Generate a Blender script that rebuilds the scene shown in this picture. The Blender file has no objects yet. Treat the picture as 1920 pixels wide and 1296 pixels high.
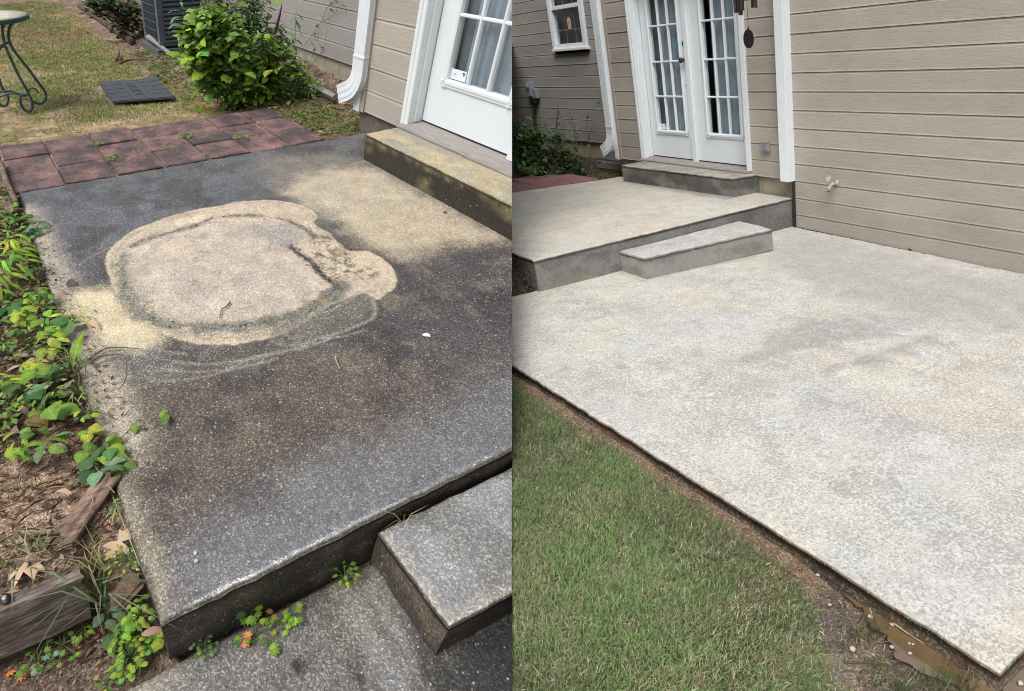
import bpy, bmesh, math, random
import numpy as np
from mathutils import Vector, Matrix
random.seed(7); RNG = np.random.default_rng(7)
scene = bpy.context.scene
COL = scene.collection

# ------------------------------------------------------------------ camera, sky, sun, exposure
cam_d = bpy.data.cameras.new('camera'); cam = bpy.data.objects.new('camera', cam_d); COL.objects.link(cam)
cam.location = (0, 0, 1.5); cam.rotation_euler = (math.radians(90 - 31), 0, 0)
cam_d.sensor_width = 36; cam_d.lens = 36 * 1100 / 1920; cam_d.clip_start = 0.02; cam_d.clip_end = 500
scene.camera = cam
world = bpy.data.worlds.new('World'); scene.world = world; world.use_nodes = True
wn = world.node_tree.nodes; wl = world.node_tree.links
sky = wn.new('ShaderNodeTexSky'); sky.sky_type = 'NISHITA'; sky.sun_disc = False
SUN_EL, SUN_AZ = math.radians(62), math.radians(215)
sky.sun_elevation = SUN_EL; sky.sun_rotation = SUN_AZ
sky.air_density = 1.0; sky.dust_density = 4.0; sky.ozone_density = 1.0
hsv = wn.new('ShaderNodeHueSaturation'); hsv.inputs['Saturation'].default_value = 0.33   # cloud cover greys the sky
bg = wn['Background']; bg.inputs['Strength'].default_value = 0.13
wl.new(sky.outputs[0], hsv.inputs['Color']); wl.new(hsv.outputs[0], bg.inputs['Color'])
sun_d = bpy.data.lights.new('sun', 'SUN'); sun = bpy.data.objects.new('sun', sun_d); COL.objects.link(sun)
sun_d.energy = 1.5; sun_d.angle = math.radians(35); sun_d.color = (1.0, 0.965, 0.91)
sdir = Vector((math.sin(SUN_AZ) * math.cos(SUN_EL), math.cos(SUN_AZ) * math.cos(SUN_EL), math.sin(SUN_EL)))
sun.rotation_euler = sdir.to_track_quat('Z', 'Y').to_euler(); sun.location = (0, -3, 8)
scene.view_settings.view_transform = 'Standard'; scene.view_settings.look = 'None'
scene.view_settings.exposure = 0.42; scene.view_settings.gamma = 1.0
scene.view_settings.use_curve_mapping = False
scene.cycles.pixel_filter_type = 'BLACKMAN_HARRIS'; scene.cycles.filter_width = 1.0; scene.cycles.use_denoising = True; scene.cycles.use_adaptive_sampling = False

# ------------------------------------------------------------------ the two lots
# Two back gardens meet along the line x = 0.  Each lot has its own axes: along the house (X),
# towards the house (Y), up (Z), in metres from the front corner of its raised patio.
class Site:
    def __init__(s, O, ax, side):
        s.O = np.array(O); s.M = np.array(ax).T; s.side = side
        s.Mi = np.linalg.inv(s.M); s.k = abs(np.linalg.det(s.M)) ** (1 / 3)
    def w(s, P):
        return s.O + np.asarray(P, float) @ s.M.T
    def loc(s, W):
        return (np.asarray(W, float) - s.O) @ s.Mi.T
L = Site((-1.12259,1.14559,-0.22614), [(0.87582,-1.08323,-0.09786),(0.83035,0.52484,0.05236),(0.34421,-0.23505,1.15928)], -1)
R = Site((0.15958,3.98864,-0.17463), [(0.38407,-0.56035,0.07321),(0.87163,0.51913,-0.01026),(-0.16430,0.19752,0.86580)], 1)

# ------------------------------------------------------------------ numpy noise and fields
_T = RNG.random((256, 256))
def vnoise(x, y):
    x = np.asarray(x, float); y = np.asarray(y, float)
    xi = np.floor(x).astype(int); yi = np.floor(y).astype(int); fx = x - xi; fy = y - yi
    fx = fx * fx * (3 - 2 * fx); fy = fy * fy * (3 - 2 * fy)
    a = _T[xi % 256, yi % 256]; b = _T[(xi + 1) % 256, yi % 256]
    c = _T[xi % 256, (yi + 1) % 256]; d = _T[(xi + 1) % 256, (yi + 1) % 256]
    return (a * (1 - fx) + b * fx) * (1 - fy) + (c * (1 - fx) + d * fx) * fy
def fbm(x, y, oct=4):
    s = 0; a = 0.5; t = 0
    for i in range(oct):
        s = s + a * vnoise(x * 2 ** i + 17.3 * i, y * 2 ** i + 9.1 * i); t += a; a *= 0.5
    return s / t
def sstep(a, b, x):
    t = np.clip((x - a) / (b - a), 0, 1); return t * t * (3 - 2 * t)
def smooth_poly(pts, closed=True, n=3):
    p = [np.array(q, float) for q in pts]; out = []
    m = len(p)
    rng_ = range(m) if closed else range(m - 1)
    for i in rng_:
        p0, p1, p2, p3 = (p[(i - 1) % m], p[i], p[(i + 1) % m], p[(i + 2) % m]) if closed else \
            (p[max(i - 1, 0)], p[i], p[i + 1], p[min(i + 2, m - 1)])
        for k in range(n):
            t = k / n
            out.append(0.5 * (2 * p1 + (p2 - p0) * t + (2 * p0 - 5 * p1 + 4 * p2 - p3) * t * t + (3 * p1 - p0 - 3 * p2 + p3) * t ** 3))
    if not closed: out.append(p[-1])
    return np.array(out)
def dist_line(x, y, pts, closed=False):
    d = np.full(np.shape(x), 1e9)
    n = len(pts)
    for i in range(n if closed else n - 1):
        a = pts[i]; b = pts[(i + 1) % n]; e = b - a; l2 = e @ e + 1e-12
        t = np.clip(((x - a[0]) * e[0] + (y - a[1]) * e[1]) / l2, 0, 1)
        d = np.minimum(d, np.hypot(x - a[0] - t * e[0], y - a[1] - t * e[1]))
    return d
def sdf(x, y, pts):
    d = dist_line(x, y, pts, True); ins = np.zeros(np.shape(x), bool); n = len(pts)
    for i in range(n):
        a = pts[i]; b = pts[(i + 1) % n]
        c = ((a[1] > y) != (b[1] > y))
        with np.errstate(divide='ignore', invalid='ignore'):
            xx = (b[0] - a[0]) * (y - a[1]) / (b[1] - a[1]) + a[0]
        ins ^= c & (x < xx)
    return np.where(ins, -d, d)
def lerp(a, b, t):
    return a + (np.asarray(b) - a) * t[..., None]

# ------------------------------------------------------------------ materials
def mat(name):
    m = bpy.data.materials.new(name); m.use_nodes = True
    nt = m.node_tree; return m, nt.nodes, nt.links, nt.nodes['Principled BSDF']
def attr(N, name):
    a = N.new('ShaderNodeAttribute'); a.attribute_name = name; return a
def noise(N, K, vec, scale, detail=4, rough=0.55, dim='3D'):
    n = N.new('ShaderNodeTexNoise'); n.inputs['Scale'].default_value = scale; n.inputs['Detail'].default_value = detail
    n.inputs['Roughness'].default_value = rough
    if vec is not None: K.new(vec, n.inputs['Vector'])
    return n
def ramp(N, K, fac, stops):
    r = N.new('ShaderNodeValToRGB'); e = r.color_ramp.elements
    while len(e) < len(stops): e.new(0.5)
    for q, (p, c) in zip(e, stops):
        q.position = p; q.color = (*((c, c, c) if isinstance(c, (int, float)) else c), 1)
    K.new(fac, r.inputs[0]); return r.outputs[0]
def mix(N, K, a, b, fac, mode='MIX'):
    n = N.new('ShaderNodeMix'); n.data_type = 'RGBA'; n.blend_type = mode
    def put(s, v):
        if isinstance(v, (int, float)): s.default_value = v if s.type == 'VALUE' else (v, v, v, 1)
        elif isinstance(v, tuple): s.default_value = (*v, 1)
        else: K.new(v, s)
    put(n.inputs[0], fac); put(n.inputs[6], a); put(n.inputs[7], b); return n.outputs[2]
def bump(N, K, h, strength, dist, bsdf):
    b = N.new('ShaderNodeBump'); b.inputs['Strength'].default_value = strength; b.inputs['Distance'].default_value = dist
    K.new(h, b.inputs['Height']); K.new(b.outputs[0], bsdf.inputs['Normal']); return b
def math_(N, K, op, a, b=None):
    n = N.new('ShaderNodeMath'); n.operation = op
    for i, v in enumerate((a, b)):
        if v is None: continue
        if isinstance(v, (int, float)): n.inputs[i].default_value = v
        else: K.new(v, n.inputs[i])
    return n.outputs[0]
def mapped(N, K, vec, scale, rnd=False):
    m = N.new('ShaderNodeMapping'); m.inputs['Scale'].default_value = scale; K.new(vec, m.inputs['Vector'])
    if rnd:
        oi = N.new('ShaderNodeObjectInfo'); mu = N.new('ShaderNodeVectorMath'); mu.operation = 'SCALE'
        mu.inputs[0].default_value = (31.7, 17.3, 9.1); K.new(oi.outputs['Random'], mu.inputs['Scale'])
        K.new(mu.outputs[0], m.inputs['Location'])
    return m.outputs[0]

def concrete(name, cell=150, lo=0.55, hi=1.5, white=0.02, dark=0.0, rough=0.85, bstr=0.5, keep=0.45, blotch=1.0, pits=0.0, fine=1.0):
    """aggregate concrete: base colour and wetness come from the slab's own stain map"""
    m, N, K, B = mat(name)
    st = attr(N, 'stain'); p = attr(N, 'site').outputs['Vector']
    vo = N.new('ShaderNodeTexVoronoi'); vo.inputs['Scale'].default_value = cell; K.new(p, vo.inputs['Vector'])
    sep = N.new('ShaderNodeSeparateColor'); K.new(vo.outputs['Color'], sep.inputs[0])
    sp = ramp(N, K, sep.outputs[0], [(0, lo), (0.75, 1.0), (1.0, hi)])
    n1 = noise(N, K, p, 420, 3); g = ramp(N, K, n1.outputs[0], [(0.3, 0.72), (0.7, 1.28)])
    n2 = noise(N, K, p, 6, 6, 0.62); bl = ramp(N, K, n2.outputs[0], [(0.3, 0.8), (0.7, 1.2)])
    n3 = noise(N, K, p, 40, 4, 0.6); b3 = ramp(N, K, n3.outputs[0], [(0.3, 0.86), (0.7, 1.14)])
    sg = N.new('ShaderNodeSeparateColor'); K.new(st.outputs['Color'], sg.inputs[0])
    amt = ramp(N, K, sg.outputs[1], [(0.12, 1.0), (0.42, keep)])
    c = mix(N, K, st.outputs['Color'], sp, amt, 'MULTIPLY')
    c = mix(N, K, c, g, fine, 'MULTIPLY'); c = mix(N, K, c, bl, blotch, 'MULTIPLY'); c = mix(N, K, c, b3, 1.0, 'MULTIPLY')
    if white:
        v2 = N.new('ShaderNodeTexVoronoi'); v2.inputs['Scale'].default_value = cell * 0.62; K.new(p, v2.inputs['Vector'])
        s2 = N.new('ShaderNodeSeparateColor'); K.new(v2.outputs['Color'], s2.inputs[0])
        w = ramp(N, K, s2.outputs[1], [(1 - white, 0.0), (1 - white * 0.4, 1.0)])
        w2 = ramp(N, K, v2.outputs['Distance'], [(0.25, 1.0), (0.5, 0.0)])
        c = mix(N, K, c, (0.46, 0.43, 0.39), math_(N, K, 'MULTIPLY', w, w2))
    if dark:
        v3 = N.new('ShaderNodeTexVoronoi'); v3.inputs['Scale'].default_value = cell * 0.8; K.new(p, v3.inputs['Vector'])
        s3 = N.new('ShaderNodeSeparateColor'); K.new(v3.outputs['Color'], s3.inputs[0])
        w = ramp(N, K, s3.outputs[2], [(1 - dark, 0.0), (1 - dark * 0.4, 1.0)])
        w2 = ramp(N, K, v3.outputs['Distance'], [(0.2, 1.0), (0.5, 0.0)])
        c = mix(N, K, c, (0.14, 0.135, 0.13), math_(N, K, 'MULTIPLY', math_(N, K, 'MULTIPLY', w, w2), 0.85))
    if pits:
        # worn spots where the grey stones show through the washed skin, thicker in some areas than in others
        np_ = noise(N, K, p, 78, 3, 0.6); nl = noise(N, K, p, 2.3, 4, 0.6); nm = noise(N, K, p, 9, 3, 0.6)
        f = math_(N, K, 'ADD', np_.outputs[0], math_(N, K, 'MULTIPLY', math_(N, K, 'ADD', nl.outputs[0], -0.5), 0.34))
        f = math_(N, K, 'ADD', f, math_(N, K, 'MULTIPLY', math_(N, K, 'ADD', nm.outputs[0], -0.5), 0.22))
        c = mix(N, K, c, (0.27, 0.265, 0.25), math_(N, K, 'MULTIPLY', ramp(N, K, f, [(0.515, 0.0), (0.57, 1.0)]), pits))
    K.new(c, B.inputs['Base Color'])
    # wet film: a thin water coat that follows the low spots
    wet = st.outputs['Alpha']
    nw = noise(N, K, p, 90, 3); wn_ = ramp(N, K, nw.outputs[0], [(0.35, 0.55), (0.65, 1.0)])
    K.new(math_(N, K, 'MULTIPLY', wet, wn_), B.inputs['Coat Weight'])
    B.inputs['Coat Roughness'].default_value = 0.25; B.inputs['Coat IOR'].default_value = 2.4
    B.inputs['Roughness'].default_value = rough
    B.inputs['Specular IOR Level'].default_value = 0.3
    h = math_(N, K, 'ADD', math_(N, K, 'MULTIPLY', vo.outputs['Distance'], 1.0), math_(N, K, 'MULTIPLY', n1.outputs[0], 0.7))
    h = math_(N, K, 'ADD', h, math_(N, K, 'MULTIPLY', n3.outputs[0], 1.2))
    b = bump(N, K, h, bstr, 0.004, B); K.new(b.outputs[0], B.inputs['Coat Normal'])
    return m
M_DIRTY = concrete('aggregate_concrete_stained', 190, 0.42, 2.0, 0.045, 0, 0.8, 0.30, 0.40)
M_CLEAN = concrete('aggregate_concrete_washed', 170, 0.80, 1.10, 0.0, 0.12, 0.85, 0.16, 1.0, 0.5, 0.62, 0.6)
M_SMOOTH = concrete('cast_concrete', 170, 0.75, 1.25, 0.012, 0.03, 0.85, 0.3)

def siding(name, c):
    m, N, K, B = mat(name); p = attr(N, 'site').outputs['Vector']
    v = mapped(N, K, p, (2.2, 2.2, 26), True); n = noise(N, K, v, 2.6, 7, 0.62)
    n.inputs['Distortion'].default_value = 1.4
    v2 = mapped(N, K, p, (5, 5, 60), True); n2 = noise(N, K, v2, 2.2, 4, 0.6); n2.inputs['Distortion'].default_value = 0.8
    big = noise(N, K, mapped(N, K, p, (0.9, 0.9, 2.0)), 1.3, 4)
    oi = N.new('ShaderNodeObjectInfo'); k = ramp(N, K, big.outputs[0], [(0.3, 0.88), (0.7, 1.08)])
    k = mix(N, K, k, ramp(N, K, oi.outputs['Random'], [(0, 0.95), (1, 1.04)]), 1.0, 'MULTIPLY')
    sz = N.new('ShaderNodeSeparateXYZ'); K.new(p, sz.inputs[0]); fine = noise(N, K, p, 55, 4)
    low = ramp(N, K, math_(N, K, 'ADD', sz.outputs['Z'], math_(N, K, 'MULTIPLY', big.outputs[0], 0.35)), [(0.0, 0.90), (0.25, 1.0)])
    k = mix(N, K, k, low, 1.0, 'MULTIPLY'); k = mix(N, K, k, ramp(N, K, fine.outputs[0], [(0.3, 0.95), (0.7, 1.05)]), 1.0, 'MULTIPLY')
    cc = mix(N, K, c, k, 1.0, 'MULTIPLY'); cc = mix(N, K, cc, ramp(N, K, n.outputs[0], [(0.35, 0.95), (0.65, 1.03)]), 1.0, 'MULTIPLY')
    K.new(cc, B.inputs['Base Color']); B.inputs['Roughness'].default_value = 0.55
    B.inputs['Specular IOR Level'].default_value = 0.35
    h = math_(N, K, 'ADD', n.outputs[0], math_(N, K, 'MULTIPLY', n2.outputs[0], 0.5))
    bump(N, K, h, 0.6, 0.005, B); return m
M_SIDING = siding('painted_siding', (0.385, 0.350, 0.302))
M_SIDING_SHADED = siding('painted_siding_shaded', (0.305, 0.288, 0.268))  # same paint; the cool shade of the recess is mixed into this colour

def plain(name, c, rough=0.5, var=0.12, scale=8, metal=0.0, bs=0.0, dirt=None, spec=0.5, aniso=(1, 1, 1)):
    m, N, K, B = mat(name); p = attr(N, 'site').outputs['Vector']
    v = mapped(N, K, p, aniso, True)
    n = noise(N, K, v, scale, 6, 0.6); k = ramp(N, K, n.outputs[0], [(0.3, 1 - var), (0.7, 1 + var)])
    cc = mix(N, K, c, k, 1.0, 'MULTIPLY')
    if dirt:
        n2 = noise(N, K, v, scale * 3.1, 5, 0.65); f = ramp(N, K, n2.outputs[0], [(0.55, 0.0), (0.75, 0.7)])
        cc = mix(N, K, cc, dirt, f)
    K.new(cc, B.inputs['Base Color']); B.inputs['Roughness'].default_value = rough; B.inputs['Metallic'].default_value = metal
    B.inputs['Specular IOR Level'].default_value = spec
    if bs: bump(N, K, n.outputs[0], bs, 0.004, B)
    return m
M_WHITE = plain('white_trim_paint', (0.70, 0.745, 0.765), 0.4, 0.03, 5, dirt=(0.62, 0.64, 0.63))
M_DOOR = plain('white_door_paint', (0.69, 0.74, 0.765), 0.35, 0.03, 3)
M_BEIGE = plain('beige_trim_paint', (0.35, 0.30, 0.25), 0.5, 0.06, 9, bs=0.1)
M_FOUND = plain('tan_foundation', (0.30, 0.265, 0.20), 0.9, 0.22, 7, bs=0.5, dirt=(0.2, 0.18, 0.13))
M_FOUND_DARK = plain('brown_foundation', (0.115, 0.092, 0.078), 0.9, 0.3, 9, bs=0.5, dirt=(0.06, 0.05, 0.045))
M_SILL = plain('weathered_threshold', (0.27, 0.25, 0.23), 0.8, 0.25, 9, bs=0.3, dirt=(0.14, 0.13, 0.12), aniso=(1, 9, 3))
M_ROOM = plain('dim_room', (0.10, 0.10, 0.105), 0.9, 0.1)
M_CURTAIN = plain('curtain_cloth', (0.36, 0.40, 0.46), 0.9, 0.12, 6)
M_CURTAIN_B = plain('curtain_cloth_dull', (0.17, 0.185, 0.195), 0.9, 0.18, 6)
M_BLACK = plain('black_metal', (0.018, 0.016, 0.016), 0.4, 0.2, spec=0.5)
M_DARKGAP = plain('shadow_gap_dark', (0.02, 0.018, 0.016), 0.9, 0.1)  # near-black fill: the dark of gaps and openings is put in its colour
M_CHIME = plain('bronze_tube', (0.035, 0.024, 0.022), 0.35, 0.2, metal=0.3)
M_GREYBOX = plain('grey_electrical_box', (0.22, 0.24, 0.26), 0.45, 0.15, 20, dirt=(0.1, 0.1, 0.1))
M_ALU = plain('dull_aluminium', (0.42, 0.40, 0.37), 0.4, 0.2, 30, metal=0.4, dirt=(0.12, 0.11, 0.10))
M_FAUCET = plain('painted_faucet', (0.40, 0.34, 0.27), 0.5, 0.3, 40, dirt=(0.13, 0.08, 0.06))
M_AC = plain('slate_blue_sheet_metal', (0.085, 0.115, 0.145), 0.45, 0.15, 6, spec=0.4)
M_AC_DARK = plain('dark_condenser_fins', (0.075, 0.085, 0.09), 0.6, 0.4, 40)
M_RUBBER = plain('black_rubber', (0.040, 0.045, 0.055), 0.6, 0.2, 18, bs=0.3, dirt=(0.12, 0.12, 0.12))
M_GREEN = plain('green_wrought_iron', (0.035, 0.085, 0.085), 0.45, 0.2, 20)
M_TABLETOP = plain('mosaic_table_top', (0.50, 0.47, 0.36), 0.4, 0.3, 14, dirt=(0.36, 0.42, 0.40))
M_TIMBER = None
M_STICKER = plain('white_sticker', (0.74, 0.77, 0.82), 0.4, 0.04)
M_INK = plain('black_ink', (0.02, 0.02, 0.025), 0.5, 0.1)
M_TAN_TAG = plain('tan_tag', (0.62, 0.43, 0.22), 0.5, 0.1, 14)
M_INK_TAN = plain('brown_ink', (0.30, 0.19, 0.08), 0.5, 0.1)
M_TEAL = plain('teal_sticker', (0.02, 0.30, 0.40), 0.4, 0.35, 40)
M_PEBBLE = plain('pale_pebble', (0.47, 0.43, 0.38), 0.6, 0.2, 40)
M_BROWN_LEAF = plain('dead_leaf', (0.33, 0.215, 0.165), 0.7, 0.35, 30)
M_TAN_LEAF = plain('tan_dead_leaf', (0.46, 0.33, 0.215), 0.7, 0.25, 30)
M_DARK_LEAF = plain('dark_dead_leaf', (0.055, 0.045, 0.042), 0.7, 0.3, 30)
M_ORANGE_LEAF = plain('orange_leaf', (0.60, 0.20, 0.06), 0.6, 0.25, 30)
M_WHITE_LEAF = plain('white_petal', (0.72, 0.74, 0.72), 0.6, 0.05, 30)
M_TWIG = plain('twig_bark', (0.11, 0.075, 0.055), 0.8, 0.35, 40)
M_DRYSTRAW = plain('dry_straw', (0.40, 0.31, 0.19), 0.8, 0.3, 40)

def wood(name, c1, c2):
    m, N, K, B = mat(name); p = attr(N, 'site').outputs['Vector']
    v = mapped(N, K, p, (14, 1.2, 14)); n = noise(N, K, v, 6, 8, 0.65); n.inputs['Distortion'].default_value = 0.9
    c = ramp(N, K, n.outputs[0], [(0.25, tuple(x * 0.3 for x in c1)), (0.45, c1), (0.62, c2), (0.8, c1)])
    big = noise(N, K, p, 9, 4); c = mix(N, K, c, ramp(N, K, big.outputs[0], [(0.35, 0.6), (0.65, 1.25)]), 1.0, 'MULTIPLY')
    st = attr(N, 'stain'); c = mix(N, K, c, st.outputs['Color'], 1.0, 'MULTIPLY')
    K.new(c, B.inputs['Base Color']); B.inputs['Roughness'].default_value = 0.85
    bump(N, K, n.outputs[0], 1.0, 0.012, B); return m
M_TIMBER = wood('weathered_timber', (0.115, 0.085, 0.067), (0.255, 0.213, 0.185))
M_LOG = wood('split_log', (0.19, 0.125, 0.088), (0.30, 0.21, 0.155))

def soil(name, wetness=0.0):
    m, N, K, B = mat(name); st = attr(N, 'stain'); p = attr(N, 'site').outputs['Vector']
    n1 = noise(N, K, p, 14, 8, 0.68); n2 = noise(N, K, p, 130, 5, 0.7); vo = N.new('ShaderNodeTexVoronoi'); vo.inputs['Scale'].default_value = 210
    K.new(p, vo.inputs['Vector']); s = N.new('ShaderNodeSeparateColor'); K.new(vo.outputs['Color'], s.inputs[0])
    c = mix(N, K, st.outputs['Color'], ramp(N, K, n1.outputs[0], [(0.3, 0.55), (0.7, 1.45)]), 1.0, 'MULTIPLY')
    c = mix(N, K, c, ramp(N, K, n2.outputs[0], [(0.3, 0.5), (0.7, 1.5)]), 1.0, 'MULTIPLY')
    c = mix(N, K, c, ramp(N, K, s.outputs[0], [(0, 0.6), (0.8, 1.1), (1, 2.2)]), 1.0, 'MULTIPLY')
    K.new(c, B.inputs['Base Color']); B.inputs['Roughness'].default_value = 0.9; B.inputs['Specular IOR Level'].default_value = 0.25
    K.new(st.outputs['Alpha'], B.inputs['Coat Weight']); B.inputs['Coat Roughness'].default_value = 0.25
    h = math_(N, K, 'ADD', n1.outputs[0], math_(N, K, 'MULTIPLY', n2.outputs[0], 0.6))
    bump(N, K, h, 0.9, 0.015, B); return m
M_SOIL = soil('garden_soil')

def paver(name, c1, c2, amt, s0, s1):
    m, N, K, B = mat(name); p = attr(N, 'site').outputs['Vector']
    n = noise(N, K, p, 4.6, 8, 0.68); f = ramp(N, K, n.outputs[0], [(s0, 0.0), (s1, 1.0)])
    oi = N.new('ShaderNodeObjectInfo')
    f = math_(N, K, 'MULTIPLY', f, amt)
    f = math_(N, K, 'ADD', f, math_(N, K, 'MULTIPLY', oi.outputs['Random'], 0.22 * amt))
    c = mix(N, K, c1, c2, f)
    vo = N.new('ShaderNodeTexVoronoi'); vo.inputs['Scale'].default_value = 170; K.new(p, vo.inputs['Vector'])
    s = N.new('ShaderNodeSeparateColor'); K.new(vo.outputs['Color'], s.inputs[0])
    c = mix(N, K, c, ramp(N, K, s.outputs[0], [(0, 0.65), (0.8, 1.05), (1, 1.9)]), 1.0, 'MULTIPLY')
    n2 = noise(N, K, p, 60, 4, 0.6); c = mix(N, K, c, ramp(N, K, n2.outputs[0], [(0.3, 0.75), (0.7, 1.25)]), 1.0, 'MULTIPLY')
    K.new(c, B.inputs['Base Color']); B.inputs['Roughness'].default_value = 0.85
    bump(N, K, math_(N, K, 'ADD', vo.outputs['Distance'], n2.outputs[0]), 0.6, 0.004, B); return m
M_PAVER_L = paver('grimy_red_paver', (0.275, 0.150, 0.130), (0.060, 0.047, 0.049), 1.0, 0.33, 0.60)
M_PAVER_R = paver('clean_red_paver', (0.33, 0.165, 0.155), (0.22, 0.115, 0.11), 0.6, 0.35, 0.65)

def foliage(name, c, var=0.35, trans=0.25, use_attr=False, rough=0.58):
    m, N, K, B = mat(name)
    if use_attr: col = attr(N, 'stain').outputs['Color']
    else:
        oi = N.new('ShaderNodeObjectInfo')
        h = N.new('ShaderNodeHueSaturation'); h.inputs['Color'].default_value = (*c, 1)
        K.new(math_(N, K, 'ADD', math_(N, K, 'MULTIPLY', oi.outputs['Random'], 0.07), 0.465), h.inputs['Hue'])
        r2 = math_(N, K, 'FRACT', math_(N, K, 'MULTIPLY', oi.outputs['Random'], 7.31))
        K.new(math_(N, K, 'ADD', math_(N, K, 'MULTIPLY', r2, 2 * var), 1 - var), h.inputs['Value'])
        g = N.new('ShaderNodeTexCoord'); n = noise(N, K, g.outputs['Object'], 3.0, 3)
        vein = N.new('ShaderNodeTexWave'); vein.inputs['Scale'].default_value = 2.2; vein.bands_direction = 'Y'
        vein.inputs['Distortion'].default_value = 1.2; K.new(g.outputs['Object'], vein.inputs['Vector'])
        col = mix(N, K, h.outputs[0], ramp(N, K, n.outputs[0], [(0.3, 0.72), (0.7, 1.22)]), 1.0, 'MULTIPLY')
        sx = N.new('ShaderNodeSeparateXYZ'); K.new(g.outputs['Object'], sx.inputs[0]); ab = math_(N, K, 'ABSOLUTE', sx.outputs['X'])
        sn = math_(N, K, 'SINE', math_(N, K, 'MULTIPLY', math_(N, K, 'SUBTRACT', sx.outputs['Y'], math_(N, K, 'MULTIPLY', ab, 0.7)), 42.0))
        v1 = ramp(N, K, sn, [(0.80, 0.0), (0.98, 0.35)]); v2 = ramp(N, K, ab, [(0.012, 0.65), (0.03, 0.0)])
        pale = mix(N, K, col, (1.7, 1.6, 1.5), 1.0, 'MULTIPLY')
        col = mix(N, K, col, pale, math_(N, K, 'MAXIMUM', v1, v2))
        nb = noise(N, K, g.outputs['Object'], 5.0, 4); oi3 = math_(N, K, 'FRACT', math_(N, K, 'MULTIPLY', oi.outputs['Random'], 23.7))
        sp_ = math_(N, K, 'ADD', nb.outputs[0], math_(N, K, 'MULTIPLY', oi3, 0.16))
        col = mix(N, K, col, (0.16, 0.11, 0.04), ramp(N, K, sp_, [(0.70, 0.0), (0.76, 0.8)]))
        bump(N, K, vein.outputs[0], 0.12, 0.02, B)
    K.new(col, B.inputs['Base Color']); B.inputs['Roughness'].default_value = rough; B.inputs['Specular IOR Level'].default_value = 0.4
    t = N.new('ShaderNodeBsdfTranslucent'); K.new(col, t.inputs['Color'])
    ms = N.new('ShaderNodeMixShader'); ms.inputs[0].default_value = trans
    K.new(B.outputs[0], ms.inputs[1]); K.new(t.outputs[0], ms.inputs[2])
    K.new(ms.outputs[0], N['Material Output'].inputs['Surface']); return m
M_LIME = foliage('lime_leaf', (0.30, 0.47, 0.045), 0.3, 0.38)
M_MID = foliage('green_leaf', (0.15, 0.30, 0.04), 0.35, 0.35)
M_DEEP = foliage('deep_green_leaf', (0.065, 0.165, 0.042), 0.4, 0.28)
M_SHADE = foliage('shrub_leaf', (0.065, 0.145, 0.042), 0.5, 0.2)
M_GREYGREEN = foliage('grey_green_leaf', (0.14, 0.23, 0.12), 0.3, 0.2)
M_YELLOW = foliage('yellow_leaf', (0.38, 0.46, 0.06), 0.25, 0.3)
M_RUSTLEAF = foliage('rusty_leaf', (0.24, 0.16, 0.045), 0.3, 0.25)
M_BLADE = foliage('grass_blade', (0, 0, 0), use_attr=True, trans=0.25, rough=0.55)
M_STEM = plain('green_stem', (0.12, 0.17, 0.05), 0.6, 0.3, 20)
M_STEM_DARK = plain('brown_stem', (0.06, 0.045, 0.035), 0.7, 0.3, 20)

def glass():
    m, N, K, B = mat('window_glass'); N.remove(B)
    t = N.new('ShaderNodeBsdfTransparent'); t.inputs['Color'].default_value = (0.90, 0.93, 0.93, 1)
    g = N.new('ShaderNodeBsdfGlossy'); g.inputs['Roughness'].default_value = 0.02
    f = N.new('ShaderNodeLayerWeight'); f.inputs['Blend'].default_value = 0.5
    ms = N.new('ShaderNodeMixShader'); K.new(math_(N, K, 'ADD', math_(N, K, 'MULTIPLY', math_(N, K, 'POWER', f.outputs['Facing'], 5.0), 0.9), 0.05), ms.inputs[0])
    K.new(t.outputs[0], ms.inputs[1]); K.new(g.outputs[0], ms.inputs[2])
    K.new(ms.outputs[0], N['Material Output'].inputs['Surface']); return m
M_GLASS = glass()
def water():
    m, N, K, B = mat('muddy_water'); p = attr(N, 'site').outputs['Vector']
    n = noise(N, K, p, 9, 4); c = ramp(N, K, n.outputs[0], [(0.3, (0.11, 0.070, 0.032)), (0.7, (0.20, 0.135, 0.066))])
    K.new(c, B.inputs['Base Color']); B.inputs['Roughness'].default_value = 0.35
    B.inputs['Coat Weight'].default_value = 1.0; B.inputs['Coat Roughness'].default_value = 0.03; B.inputs['Coat IOR'].default_value = 2.2
    return m
M_WATER = water()

# ------------------------------------------------------------------ mesh building
def tag(o, label=None, cat=None, group=None, kind=None):
    if label: o['label'] = label
    if cat: o['category'] = cat
    if group: o['group'] = group
    if kind: o['kind'] = kind
    return o
def thing(name, site, base, label, cat, group=None):
    o = bpy.data.objects.new(name, None); COL.objects.link(o); o.empty_display_size = 0.1
    o.location = site.w(base); return tag(o, label, cat, group)

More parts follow.
